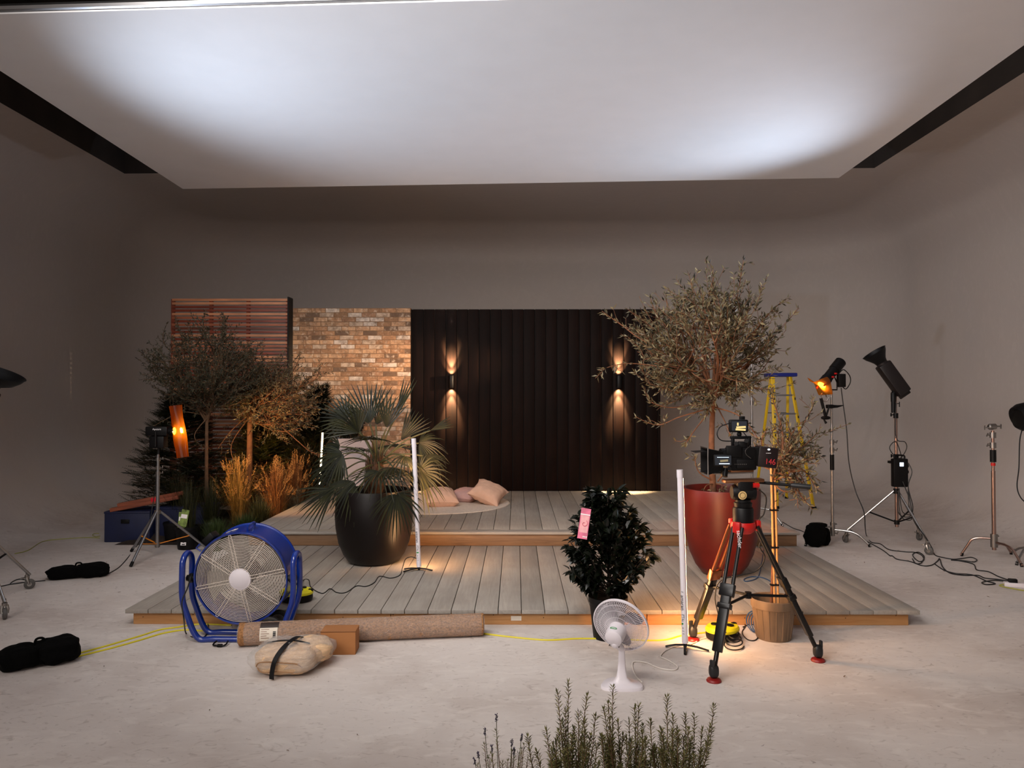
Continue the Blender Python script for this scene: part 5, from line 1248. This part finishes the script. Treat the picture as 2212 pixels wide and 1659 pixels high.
for a, b in ((b1_, U1), (b2_, U2)): r_ = rail('rear_rail', a, b, .045, .024); MB().box(a+V((0, 0, .02)), (.055, .04, .04), .006).build('foot', m_black, r_)
for k in range(1, 7):
    u = k/7+.0; a, b = f1.lerp(T1_, u), f2.lerp(T2_, u); MB().box((a+b)/2+V((0, .02, 0)), ((b-a).length, .085, .028), .004, rot=(0, 0, math.atan2((b-a).y, (b-a).x))).build('tread', m_alu, t)
for k in (1, 3, 5):
    u = k/7; a, b = b1_.lerp(U1, u), b2_.lerp(U2, u); MB().cyl(a, b, .009, n=8).build('rear_brace', m_alu, t)
a, b = (T1_+U1)/2, (T2_+U2)/2; MB().box((a+b)/2+V((0, 0, .03)), ((b-a).length+.16, .33, .06), .015, rot=(0, 0, math.atan2((b-a).y, (b-a).x))).build('top_cap', M('blue plastic', (20, 36, 130), .4), t)
MB().cyl(f1.lerp(T1_, .1), f1.lerp(T1_, 0)+V((.25, .3, .25)), .006, n=6).build('spreader_strut', m_alu, t)

# white planter with clipped ball
wp = PY(762, 1052, 10.7); wp = V((wp.x, 10.7, .28)); s_ = FPX/10.7
t = thing('square_planter', 'tall tapered white planter half hidden behind the palm fronds', 'planter', wp)
h_ = PY(762, 945, 10.7).z-.28
vs = []; fs = []
for z_, w2_ in ((0, .17), (h_-.02, .27), (h_, .275), (h_, .25), (h_-.08, .245)):
    vs += [V((-w2_, -w2_, z_)), V((w2_, -w2_, z_)), V((w2_, w2_, z_)), V((-w2_, w2_, z_))]
for k in range(4):
    for i in range(4): l = (i+1) % 4; fs.append((k*4+i, k*4+l, k*4+4+l, k*4+4+i))
fs.append((16, 17, 18, 19)); fs.append((3, 2, 1, 0))
MB().add(vs, fs).build('pot_wall', M('white satin planter', (150, 150, 162), .5), t, rot=(0, 0, rad(12)), smooth=False)
bc = PY(735, 912, 10.7); t = thing('topiary_ball', 'dark clipped round ball shrub in the white planter behind the palm', 'shrub', (wp.x, wp.y, .28+h_-.08))
ml = MB(); c_ = V((bc.x-wp.x+.10, 0, bc.z-(.28+h_-.08)))
for i in range(3500):
    d = V((R.gauss(0, 1), R.gauss(0, 1), R.gauss(0, 1))).normalized(); ml.leaf(c_+d*R.uniform(.15, .235), d+rv(.8), rv(), .035, .018)
ml.build('leaves', m_cam, t, smooth=False); MB().cyl((0, 0, 0), c_, .02, n=8).build('stem', m_barkd, t)
# ------------------------------------------------------------------ garden corner at the left
def mk(px, py, Y): return PY(px, py, Y)
t1 = (PY(449, 900, 9.5).x, 9.5)
m_olg = leafmat('olive leaf garden', (30, 32, 24), (84, 82, 60), .55, .2)
tree('olive_tree', 'olive tree with slim straight trunk and dense rounded crown in front of the slatted screen', (t1[0], t1[1], 0), PY(447, 895, 9.5), PY(446, 800, 9.5), (.70, .55, .52), 18, 11, 3, .048, .014, m_olg, m_barkd, .028,
     [[PY(a, b, 9.5+c) for a, b, c in l] for l in [((450, 900, 0), (400, 890, -.1), (360, 905, -.2), (325, 925, -.2)), ((440, 800, 0), (370, 760, 0), (352, 730, 0), (362, 695, 0)), ((445, 780, 0), (440, 700, 0), (443, 672, 0)), ((450, 800, 0), (490, 710, 0), (478, 675, 0)), ((450, 900, 0), (420, 940, -.2), (440, 970, -.2))]], upw=.3)
t2 = (PY(532, 900, 10.2).x, 10.2)
tree('olive_tree', 'olive tree with thick gnarled forked trunk lit warm beside the brick wall', (t2[0], t2[1], 0), PY(540, 900, 10.2), PY(590, 868, 10.2), (.66, .55, .50), 18, 10, 3, .048, .014, m_ol, m_bark, .05,
     [[PY(a, b, 10.2+c) for a, b, c in l] for l in [((560, 880, 0), (640, 950, -.4), (670, 975, -.5), (700, 985, -.6)), ((560, 890, 0), (600, 930, -.3), (650, 925, -.5)), ((545, 890, 0), (500, 930, -.3), (470, 970, -.4)), ((600, 850, 0), (640, 790, 0), (648, 760, 0)), ((600, 850, 0), (680, 820, 0), (690, 780, 0)), ((540, 900, 0), (500, 960, -.3), (510, 1010, -.4))]], upw=.2)
m_yew = leafmat('yew needles', (9, 14, 7), (38, 42, 16), .5, .2)
def conifer(label, base, h, r, nb, lean=(0, 0), zb=.0, droop=.1, name='yew_shrub', mat=None, seed=0, up_=.35):
    t = thing(name, label, 'shrub', base); mw = MB(); ml = MB()
    mw.tube([(0, 0, 0), (lean[0]*.5, lean[1]*.5, h*.5), (lean[0], lean[1], h*.93)], [.03, .02, .005], 8)
    for i in range(nb):
        u = R.random()**.8; z = zb+(h-zb)*u; a = R.uniform(0, 6.28); rr = r*(1-u**2.2)*R.uniform(.75, 1.12)+.05
        s = V((lean[0]*u, lean[1]*u, z*.92)); d = V((math.cos(a), math.sin(a), up_)).normalized()
        P = [s+d*rr*k/6+V((0, 0, -droop*rr*(k/6)**2+.03*rr*k/6)) for k in range(7)]
        mw.tube(P, [.005*(1-k/7)+.001 for k in range(7)], 4, cap=False)
        for k in range(2, 7):
            for j in range(3):
                p = P[k]-d*rr/6*R.random(); sd = d.cross(V((0, 0, 1))).normalized()*R.choice((-1, 1)); td = (d*R.uniform(.5, .9)+sd*R.uniform(.4, .9)+V((0, 0, R.uniform(-.1, .3)))).normalized(); L = R.uniform(.09, .18)
                nn = V((0, 0, 1))+rv(.5); b = td.cross(nn).normalized()
                m = 8
                for q_ in range(m):
                    pp = p+td*L*q_/m
                    for s_ in (-1, 1): ml.leaf(pp, td*.75+b*s_, nn, .036*(1.1-q_/m*.5), .011, .1)
                ml.leaf(p+td*L, td, nn, .03, .006)
    mw.build('branches', m_barkd, t); ml.build('needles', mat or m_yew, t, smooth=False); return t
conifer('dark yew with feathery drooping boughs at the far left of the garden', (PY(392, 1000, 9.95).x, 9.95, 0), 1.95, .66, 330, zb=.15, droop=.22)
conifer('dark yew leaning to the right in front of the brick wall', (PY(655, 1000, 10.95).x, 10.95, 0), 2.0, .40, 240, lean=(.26, -.1), zb=.15, up_=.8, droop=.0)
conifer('small yew between the two garden olive trunks', (PY(560, 1000, 10.8).x, 10.8, 0), 1.5, .60, 260, zb=.05, mat=leafmat('fern green', (30, 34, 14), (84, 84, 32), .5, .25))
def grass(name, label, cat, base, n, h, sp_, mat, w=.006, plume=None, seedy=0):
    t = thing(name, label, cat, base); ml = MB(); mp_ = MB()
    for i in range(n):
        a = R.uniform(0, 6.28); l = h*R.uniform(.55, 1.08); o = R.uniform(0, sp_); p0 = V((R.uniform(-.06, .06), R.uniform(-.06, .06), 0)); out = V((math.cos(a)*o, math.sin(a)*o, 0))
        s = V((-math.sin(a), math.cos(a), 0)); pts = [p0+out*u**1.8+V((0, 0, l*(u-.12*u*u*o/sp_))) for u in (0, .35, .7, 1)]; ws = (w, w*.9, w*.6, .001); vs = []
        for p, ww in zip(pts, ws): vs += [p-s*ww/2, p+s*ww/2]
        ml.add(vs, [(0, 1, 3, 2), (2, 3, 5, 4), (4, 5, 7, 6)])
        if plume and i % plume == 0:
            tip = pts[-1]; d = (pts[-1]-pts[-2]).normalized()
            for k in range(26): pp = tip-d*.13*(k/26)+rv(.004); mp_.leaf(pp, d+rv(.9), rv(), .03*(.5+k/40), .005)
    ml.build('blades', mat, t, smooth=False)
    if plume: mp_.build('seed_plumes', leafmat('golden plume', (172, 120, 66), (224, 178, 112), .8, .35), t, smooth=False)
    return t
m_gr = leafmat('dry grass', (90, 70, 34), (158, 122, 62), .6, .3); m_gg = leafmat('dark grass', (26, 30, 14), (62, 62, 28), .6, .3); m_lg = leafmat('fresh green', (34, 48, 20), (74, 92, 40), .6, .3)
def gx(px, Y): return (PY(px, 1000, Y).x, Y, 0)
grass('feather_grass', 'golden feather grass clump brightly lit between the garden olive trunks', 'grass plant', gx(515, 9.7), 420, .98, .34, m_gr, plume=5)
grass('feather_grass', 'reddish feather grass clump in front of the right-hand garden olive', 'grass plant', gx(596, 9.85), 380, .92, .32, leafmat('red grass', (96, 56, 28), (150, 96, 50), .6, .3), plume=6)
grass('feather_grass', 'bronze feather grass clump at the foot of the leaning yew', 'grass plant', gx(640, 10.4), 300, .95, .26, leafmat('red grass', (96, 56, 28), (150, 96, 50), .6, .3), plume=6)
grass('sedge_clump', 'dark arching sedge clump behind the silver light stand', 'grass plant', gx(390, 9.2), 360, .85, .38, m_gg)
grass('sedge_clump', 'dark arching sedge at the base of the slim olive trunk', 'grass plant', gx(455, 9.05), 380, .75, .36, m_gg)
grass('sedge_clump', 'brown arching sedge at the deck corner of the garden', 'grass plant', gx(560, 9.25), 320, .55, .30, m_gg)
grass('thyme_mound', 'fresh green bushy mound above the blue fan', 'ground plant', (-3.42, 8.45, .0), 900, .36, .20, m_lg, w=.006)
grass('thyme_mound', 'fresh green mound beside the deck edge, behind the first green mound', 'ground plant', (-3.28, 8.95, .0), 800, .34, .20, m_lg, w=.006)
grass('thyme_mound', 'dark green mound along the deck edge in the garden', 'ground plant', (-3.26, 9.5, .0), 700, .40, .20, leafmat('dull green', (30, 36, 18), (60, 64, 34), .6, .2), w=.006)
def stems(name, label, cat, base, tops, mat, nl, L, w, split=0, flower=None, zb=.0, dens=.012, stemr=.0016):
    t = thing(name, label, cat, base); base = V(base); mw = MB(); ml = MB()
    for tp in tops:
        e = V(tp)-base; r0 = V((e.x*.25+R.uniform(-.02, .02), e.y*.25+R.uniform(-.02, .02), zb)); m_ = r0.lerp(e, .5)+V((e.x*.16, 0, -.0))+rv(.008)
        P = catmull([r0, m_, e], 14); mw.tube(P, [stemr*(1.6-k/len(P)) for k in range(len(P))], 4)
        n = len(P)
        for a, b in zip(P[2:], P[3:]):
            d = b-a; ln = d.length; k = max(1, int(ln/dens)); d.normalize()
            for i in range(k):
                p = a+d*ln*i/k; an = R.uniform(0, 6.28); o = d.orthogonal().normalized()
                for j in range(nl):
                    q_ = o.copy(); q_.rotate(Matrix.Rotation(an+6.283*j/nl, 3, d)); ml.leaf(p, q_+d*R.uniform(.5, 1.1), d, L*R.uniform(.75, 1.15), w, .1)
        for j in range(4): ml.leaf(P[-1], d+rv(.5), rv(), L*.8, w, .1)
    mw.build('stems', m_barkd, t); ml.build('leaves', mat, t, smooth=False); return t
# grey lavender mound at the deck edge
b = (-3.16, 10.35, .0); R_ = R
tops = [V((b[0]+R.gauss(0, .13), b[1]+R.gauss(0, .12), R.uniform(.34, .52))) for i in range(90)]
stems('lavender_bush', 'grey-green lavender mound spilling at the deck edge below the strip light', 'shrub', b, tops, leafmat('grey green', (84, 88, 66), (130, 132, 104), .7, .2), 3, .03, .004, dens=.02)
def nursery(label, c, r, h, tagged=False):
    t = thing('nursery_pot', label, 'plant pot', c)
    MB().lathe([(0, 0), (r*.8, 0), (r*.82, .01), (r*.97, h*.86), (r*1.03, h*.87), (r*1.04, h), (r*.98, h), (r*.94, h*.9), (0, h*.88)], n=32).build('pot_wall', m_black, t)
    return t
pc_ = PX(394, 1190)
t = nursery('black nursery pot with white sticker and green picture tag behind the light stand', (pc_.x, pc_.y+.14, 0), .135, .26)
MB().box((0, -.118, .075), (.062, .003, .035), 0, rot=(rad(-7), 0, 0)).build('sticker', w_, t)
MB().box((0.0, -.1165, .068), (.035, .008, .012), 0, rot=(rad(-7), 0, 0)).build('sticker_print', M('grey ink', (40, 40, 44), .5), t)
for k, (dx, dy, dz, rz) in enumerate(((.0, -.10, .365, 8), (-.03, -.09, .335, 2))):
    lb = MB().box((0, 0, 0), (.085, .002, .19), 0, rot=(rad(-8), rad(rz), 0)).build('plant_tag', M('green picture card', (120, 140, 70), .4, var=.55, scale=18), t, loc=(dx, dy, dz)); lb['label'] = 'green and white printed care card'
    mb = MB().box((0, -.002, .02), (.07, .001, .045), 0, rot=(rad(-8), rad(rz), 0)).build('white_panel', w_, lb)
grass('sedge_clump', 'thin dark grass growing in the tagged black nursery pot', 'grass plant', (pc_.x, pc_.y+.14, .22), 160, .60, .22, m_gg)
for i, (x, y) in enumerate(((-3.62, 8.78), (-4.12, 8.95), (-3.78, 9.2))):
    nursery(['black nursery pot under the fresh green mound', 'black nursery pot behind the tagged nursery pot', 'black nursery pot below the arching sedge'][i], (x, y, 0), .13, .24)
mb = MB(); vs = []; fs = []; nx, ny = 40, 50
for j in range(ny+1):
    for i in range(nx+1):
        u, v = i/nx, j/ny; x = -4.75+1.70*u; y = 8.75+2.55*v; e_ = min(u, 1-u, v, 1-v)
        vs.append((x, y, .001+min(1, e_*8)*(.07+.05*noise.noise(V((x*4, y*4, 0)))+.02*noise.noise(V((x*17, y*17, 0))))))
for j in range(ny):
    for i in range(nx): a = j*(nx+1)+i; fs.append((a, a+1, a+nx+2, a+nx+1))
o = mb.add(vs, fs).build('bark_mulch', m_soil, None); tag(o, 'dark bark mulch spread under the garden plants', 'mulch', kind='stuff')

# ------------------------------------------------------------------ herbs at the bottom of the view
m_ros = leafmat('rosemary needles', (56, 60, 28), (138, 132, 78), .6, .25)
YH = 2.9
def hp(px, py, dy=0): return PY(px, py, YH+dy)
groups = [('rosemary plant with tall upright stems, leftmost of the three at the bottom of the view', 1240, [(1205, 1495), (1228, 1475), (1268, 1503), (1180, 1578), (1250, 1540), (1222, 1535), (1160, 1625), (1286, 1548), (1215, 1560), (1240, 1575), (1262, 1560), (1195, 1610), (1275, 1590), (1235, 1610), (1256, 1600), (1140, 1592), (1290, 1610)]),
          ('rosemary plant with tall upright stems, middle of the three at the bottom of the view', 1350, [(1324, 1486), (1305, 1532), (1314, 1520), (1380, 1524), (1359, 1558), (1371, 1530), (1335, 1560), (1345, 1590), (1388, 1570), (1322, 1600), (1365, 1600), (1300, 1590), (1378, 1610), (1395, 1600)]),
          ('rosemary plant with stems leaning outward, rightmost of the three at the bottom of the view', 1460, [(1441, 1507), (1405, 1559), (1454, 1549), (1480, 1547), (1500, 1548), (1542, 1526), (1515, 1623), (1428, 1580), (1465, 1600), (1440, 1610), (1490, 1610), (1530, 1600), (1410, 1620), (1535, 1570), (1478, 1630)])]
for lb_, cx_, tops in groups:
    c_ = hp(cx_, 1700); c_ = V((c_.x, YH, 0)); nursery('black nursery pot holding the '+lb_.split(',')[1].strip()+' rosemary', c_, .105, .17)
    tops = tops+[(cx_+R.uniform(-52, 62), R.uniform(1575, 1655)) for _ in range(20)]
    stems('rosemary_plant', lb_, 'herb', (c_.x, c_.y, .15), [hp(a, b, R.uniform(-.08, .08)) for a, b in tops], m_ros, 4, .026, .0052, dens=.011)
c_ = V((hp(1085, 1700).x, YH, 0)); nursery('black nursery pot holding the flowering lavender', c_, .095, .16)
t = stems('lavender_plant', 'lavender plant with thin stems and purple flower spikes at the bottom of the view', 'herb', (c_.x, c_.y, .14), [hp(a, b, R.uniform(-.05, .05)) for a, b in [(1072, 1580), (1047, 1610), (1062, 1630), (1106, 1625), (1127, 1620), (1111, 1640), (1032, 1655), (1085, 1650), (1140, 1640), (1120, 1630), (1097, 1645), (1057, 1640), (1132, 1610)]], m_ros, 2, .022, .003, dens=.028)
mfl = leafmat('lavender flower', (24, 18, 40), (62, 52, 88), .8, .1)
for a, b in [(1072, 1544), (1047, 1574), (1062, 1610), (1106, 1598), (1127, 1587), (1111, 1616), (1032, 1625), (1024, 1638)]:
    e = hp(a, b)-t.location; r0 = V((e.x*.45, 0, .02)); P = catmull([r0, r0.lerp(e, .6)+V((e.x*.05, 0, 0)), e], 8)
    st = MB().tube(P, .0013, 5).build('flower_stem', m_ros, t); ml = MB(); d = (P[-1]-P[-2]).normalized()
    for k in range(46): pp = e-d*.028*(k/46)+V((R.gauss(0, .0022), R.gauss(0, .0022), 0)); ml.leaf(pp, d+rv(.9), rv(), .006, .004)
    ml.build('flower_spike', mfl, st, smooth=False)

# ------------------------------------------------------------------ cables
def cable(name, label, pts, r, m, cat='cable', k=7, grp=None):
    P = [V(p) for p in pts]; c_ = P[0].copy()
    o = MB().tube([p-c_ for p in catmull(P, k)], r, 7).build(name, m, loc=c_)
    return tag(o, label, cat, grp)
def fl_(pts, h=0, r=.005): return [PX(a, b, h)+V((0, 0, r)) for a, b in pts]
m_ycab = M('yellow cable', (214, 200, 40), .5); m_wcab = M('white cable', (216, 208, 200), .5); m_bcab = M('blue cable', (34, 66, 104), .5); m_gcab = M('olive cable', (150, 150, 70), .5)
cable('power_cable', 'upper of two yellow cables running from the left sandbag to the blue fan', fl_([(150, 1418), (225, 1398), (300, 1376), (345, 1362), (385, 1356), (430, 1350), (500, 1352)]), .006, m_ycab)
cable('power_cable', 'lower of two yellow cables running from the left sandbag to the blue fan', fl_([(150, 1424), (235, 1403), (300, 1385), (350, 1370), (400, 1362), (440, 1364), (490, 1362)]), .006, m_ycab)
cable('power_cable', 'yellow cable running along the deck front from the rolled rug to the floor reel', fl_([(1036, 1369), (1100, 1377), (1180, 1384), (1250, 1381), (1330, 1382), (1400, 1385), (1440, 1383), (1475, 1374), (1530, 1367)]), .006, m_ycab)
cable('power_cable', 'pale cable curving from the floor reel to the foot of the front tube light', fl_([(1545, 1376), (1515, 1382), (1500, 1390), (1485, 1396)]), .004, m_wcab)
cable('fan_cord', 'white cord snaking across the floor from the desk fan', [DFb+V((.12, .0, .03))]+fl_([(1374, 1462), (1366, 1442), (1370, 1431), (1395, 1433), (1425, 1445), (1455, 1449), (1463, 1441), (1440, 1426), (1427, 1420), (1436, 1408), (1455, 1399), (1478, 1394)]), .004, m_wcab)
cable('fan_cord', 'black cord hanging down the left side of the blue fan', [FC+V((-RD, -.05, .02)), PY(405, 1270, 5.25), PY(393, 1300, 5.2), PY(397, 1335, 5.15)]+fl_([(402, 1370), (418, 1378), (440, 1378), (450, 1362), (448, 1345)]), .005, m_rubber)
cable('power_cable', 'thin olive cable curving along the left floor to the navy box', fl_([(32, 1197), (60, 1190), (85, 1174), (105, 1168), (150, 1164), (190, 1162), (215, 1163)]), .005, m_gcab)
cable('power_cable', 'small olive cable loop at the left side of the navy box', fl_([(214, 1153), (203, 1154), (200, 1157), (207, 1160), (216, 1159)]), .005, m_gcab)
cable('lamp_cable', 'black cable running down from the garden lamp to the long sandbag', [AP(338, 1000, .05), AP(336, 1050, .1), AP(330, 1090, .1), AP(318, 1150, 0)]+fl_([(294, 1182), (275, 1207), (255, 1228), (230, 1242), (215, 1247)]), .005, m_rubber)
cable('lamp_cable', 'black cable emerging left of the long sandbag towards the caster wheel', fl_([(98, 1255), (70, 1257), (45, 1252), (30, 1256), (24, 1263), (60, 1258), (30, 1262), (0, 1268), (-30, 1272)]), .005, m_rubber)
cable('tube_cable', 'thin black cable wandering over the lower deck to the rear tube light', [PY(636, 1288, 5.95), PY(646, 1262, 6.1)]+fl_([(656, 1254), (667, 1254), (672, 1270), (696, 1283), (713, 1273), (727, 1281), (747, 1281), (770, 1267), (790, 1268), (808, 1260), (820, 1246), (844, 1250), (864, 1243), (870, 1226)], .125)+[PY(876, 1208, 6.97), PY(888, 1203, 6.95), PY(899, 1206, 6.95)], .004, m_rubber)
cable('lamp_cable', 'black cable hanging from the orange-gelled spotlight to the floor', [GP(1817, 838, 0), GP(1821, 870, 0), GP(1829, 930, -.02), GP(1834, 1000, -.05), GP(1848, 1060, -.1), GP(1866, 1105, -.25), PY(1869, 1140, 8.5)]+fl_([(1872, 1158), (1882, 1172), (1902, 1176), (1920, 1188), (1955, 1193), (1975, 1194), (1990, 1200), (1996, 1210), (1986, 1214), (1975, 1206), (1972, 1198), (1984, 1194), (1996, 1203), (1990, 1217), (1978, 1218), (1971, 1208)]), .006, m_rubber)
cable('power_cable', 'black floor cable winding from the chrome stand to the right edge', fl_([(1837, 1145), (1860, 1163), (1885, 1177), (1908, 1190), (1922, 1201), (1928, 1202), (1938, 1209), (1966, 1214), (1992, 1223), (2012, 1222), (2025, 1213), (2030, 1208), (2036, 1225), (2052, 1239), (2082, 1244), (2112, 1244), (2128, 1250), (2158, 1253), (2190, 1258)]), .006, m_rubber)
cable('power_cable', 'black floor cable with a flat loop, lowest of those at the right edge', fl_([(2020, 1220), (2040, 1233), (2065, 1240), (2100, 1243), (2130, 1256), (2150, 1262), (2130, 1264), (2122, 1259), (2150, 1255), (2190, 1259)]), .006, m_rubber)
cable('lamp_cable', 'black cable descending beside the front leg of the right roller stand', [RP(1950, 1040, -.1), RP(1965, 1080, -.15), PY(1975, 1125, 8.5), PY(1999, 1160, 8.2)]+fl_([(2014, 1186), (2020, 1200), (2040, 1206), (2061, 1209), (2080, 1207), (2098, 1205), (2110, 1210), (2103, 1215), (2080, 1212), (2055, 1211), (2075, 1213), (2103, 1220), (2110, 1232), (2135, 1236), (2158, 1247), (2188, 1257)]), .006, m_rubber)
mb = MB()
for i, (a, b) in enumerate(((0, 0), (4, 6), (8, -4))):
    pts = [RP(1942, 1056, -.09), RP(1938+a, 1090, -.1), RP(1944+a, 1112+b, -.12), RP(1965+a, 1116+b, -.12), RP(1972-a, 1095, -.12), RP(1962, 1050, -.1), RP(1970, 1020, -.1), RP(1962, 1000, -.06)]
    cable('cable_loop', 'black cable loops hanging from the power box on the right roller stand', pts, .005, m_rubber, grp='cable loops on the power box')
cable('lamp_cable', 'black cable curling around the upper pole of the right roller stand', [RP(1936, 870, -.03), RP(1934, 920, -.04), RP(1938, 950, -.05), RP(1955, 955, -.06), RP(1958, 970, -.06), RP(1944, 990, -.05), RP(1928, 980, -.05), RP(1922, 965, -.05), RP(1936, 955, -.05), RP(1948, 990, -.04), RP(1945, 1000, -.04)], .005, m_rubber)
cable('lamp_cable', 'black cable hanging from the lamp at the right edge', [(5.42, 7.95, 1.44), PY(2203, 950, 7.9), PY(2201, 1010, 7.9), PY(2197, 1050, 7.85), PY(2205, 1075, 7.8), PY(2225, 1095, 7.8), PY(2240, 1120, 7.9)], .006, m_rubber)
cable('power_cable', 'thin cable on the floor between the upper deck and the black sandbag', fl_([(1690, 1128), (1712, 1141), (1730, 1147), (1745, 1153), (1765, 1152)]), .005, m_rubber)
cable('camera_cable', 'coiled black cable on the floor between the tripod legs', [PX(1585+22*math.cos(a*.55)*(1-.012*a), 1398+10*math.sin(a*.55)-a*.35)+V((0, 0, .006+.0012*a)) for a in range(48)], .0045, m_rubber, k=3)
cable('camera_cable', 'black cable looping from the camera head down to the floor reel', [PY(1640, 1058, 4.95), PY(1655, 1075, 5.0), PY(1650, 1110, 5.0), PY(1640, 1125, 5.02), PY(1648, 1160, 5.1), PY(1640, 1180, 5.1), PY(1652, 1205, 5.1), PY(1630, 1235, 5.1), PY(1560, 1252, 5.1), PY(1545, 1285, 5.15), PY(1550, 1320, 5.2), PY(1562, 1358, 5.3), PX(1568, 1366, .1)], .0045, m_rubber)
cable('network_cable', 'thin blue cable looping over the lower deck beside the brown nursery pot', [PX(1652, 1178, .125)+V((0, 0, .005))]+fl_([(1648, 1200), (1643, 1230), (1635, 1250), (1612, 1257), (1608, 1252), (1625, 1247), (1650, 1250), (1668, 1262), (1666, 1288), (1640, 1296), (1630, 1300)], .125), .0045, m_bcab)
tag(MB().add(*(lambda m: (m.v, m.f))(MB().tube([V((.075*math.cos(a*.35)+.0015*a, -.0006*a, .075*math.sin(a*.35)+.08)) for a in range(90)], .0045, 6))).build('cable_coil', m_bcab, loc=PX(1632, 1372)+V((0, .06, .003)), rot=(rad(-12), 0, rad(-50))), 'coiled blue cable propped against the left side of the brown nursery pot', 'cable')
cable('camera_cable', 'thin black cable ring with plug on the floor beside the brown nursery pot', fl_([(1580, 1355), (1596, 1345), (1610, 1352), (1603, 1368), (1615, 1383), (1632, 1384), (1640, 1370), (1634, 1355), (1620, 1350), (1605, 1356)]), .004, m_rubber)
e = PX(2196, 1268); t = thing('extension_lead', 'white extension socket block with yellow cable at the right edge', 'extension lead', e, rad(-20))
MB().box((0, 0, .02), (.20, .06, .04), .006).build('socket_block', m_white, t)
MB().tube(catmull([V((-.08, 0, .02)), V((-.14, -.03, .008)), V((-.05, -.12, .008)), V((.15, -.22, .008)), V((.4, -.25, .008))], 6), .006, 7).build('lead', m_gcab, t)
MB().box((-.03, .0, .055), (.07, .045, .035), .006).build('plug', m_black, t)
mb = MB()
for i in range(70):
    x, y = R.choice([(R.uniform(-4.5, 5.5), R.uniform(3.2, 5.3)), (R.uniform(-5, -3.2), R.uniform(6.5, 8.3)), (R.uniform(3.3, 5.5), R.uniform(6, 9))])
    if -3.2 < x < 3.3 and y > 5.5: continue
    a = R.uniform(0, 6.28); mb.leaf6(V((x, y, .004)), V((math.cos(a), math.sin(a), .05)), V((0, 0, 1)), R.uniform(.012, .035), R.uniform(.004, .009), -.1, .3)
tag(mb.build('leaf_litter', leafmat('dry leaf', (70, 48, 34), (120, 90, 60), .8, 0)), 'tiny dry leaf scraps scattered over the pale floor', 'litter', kind='stuff')
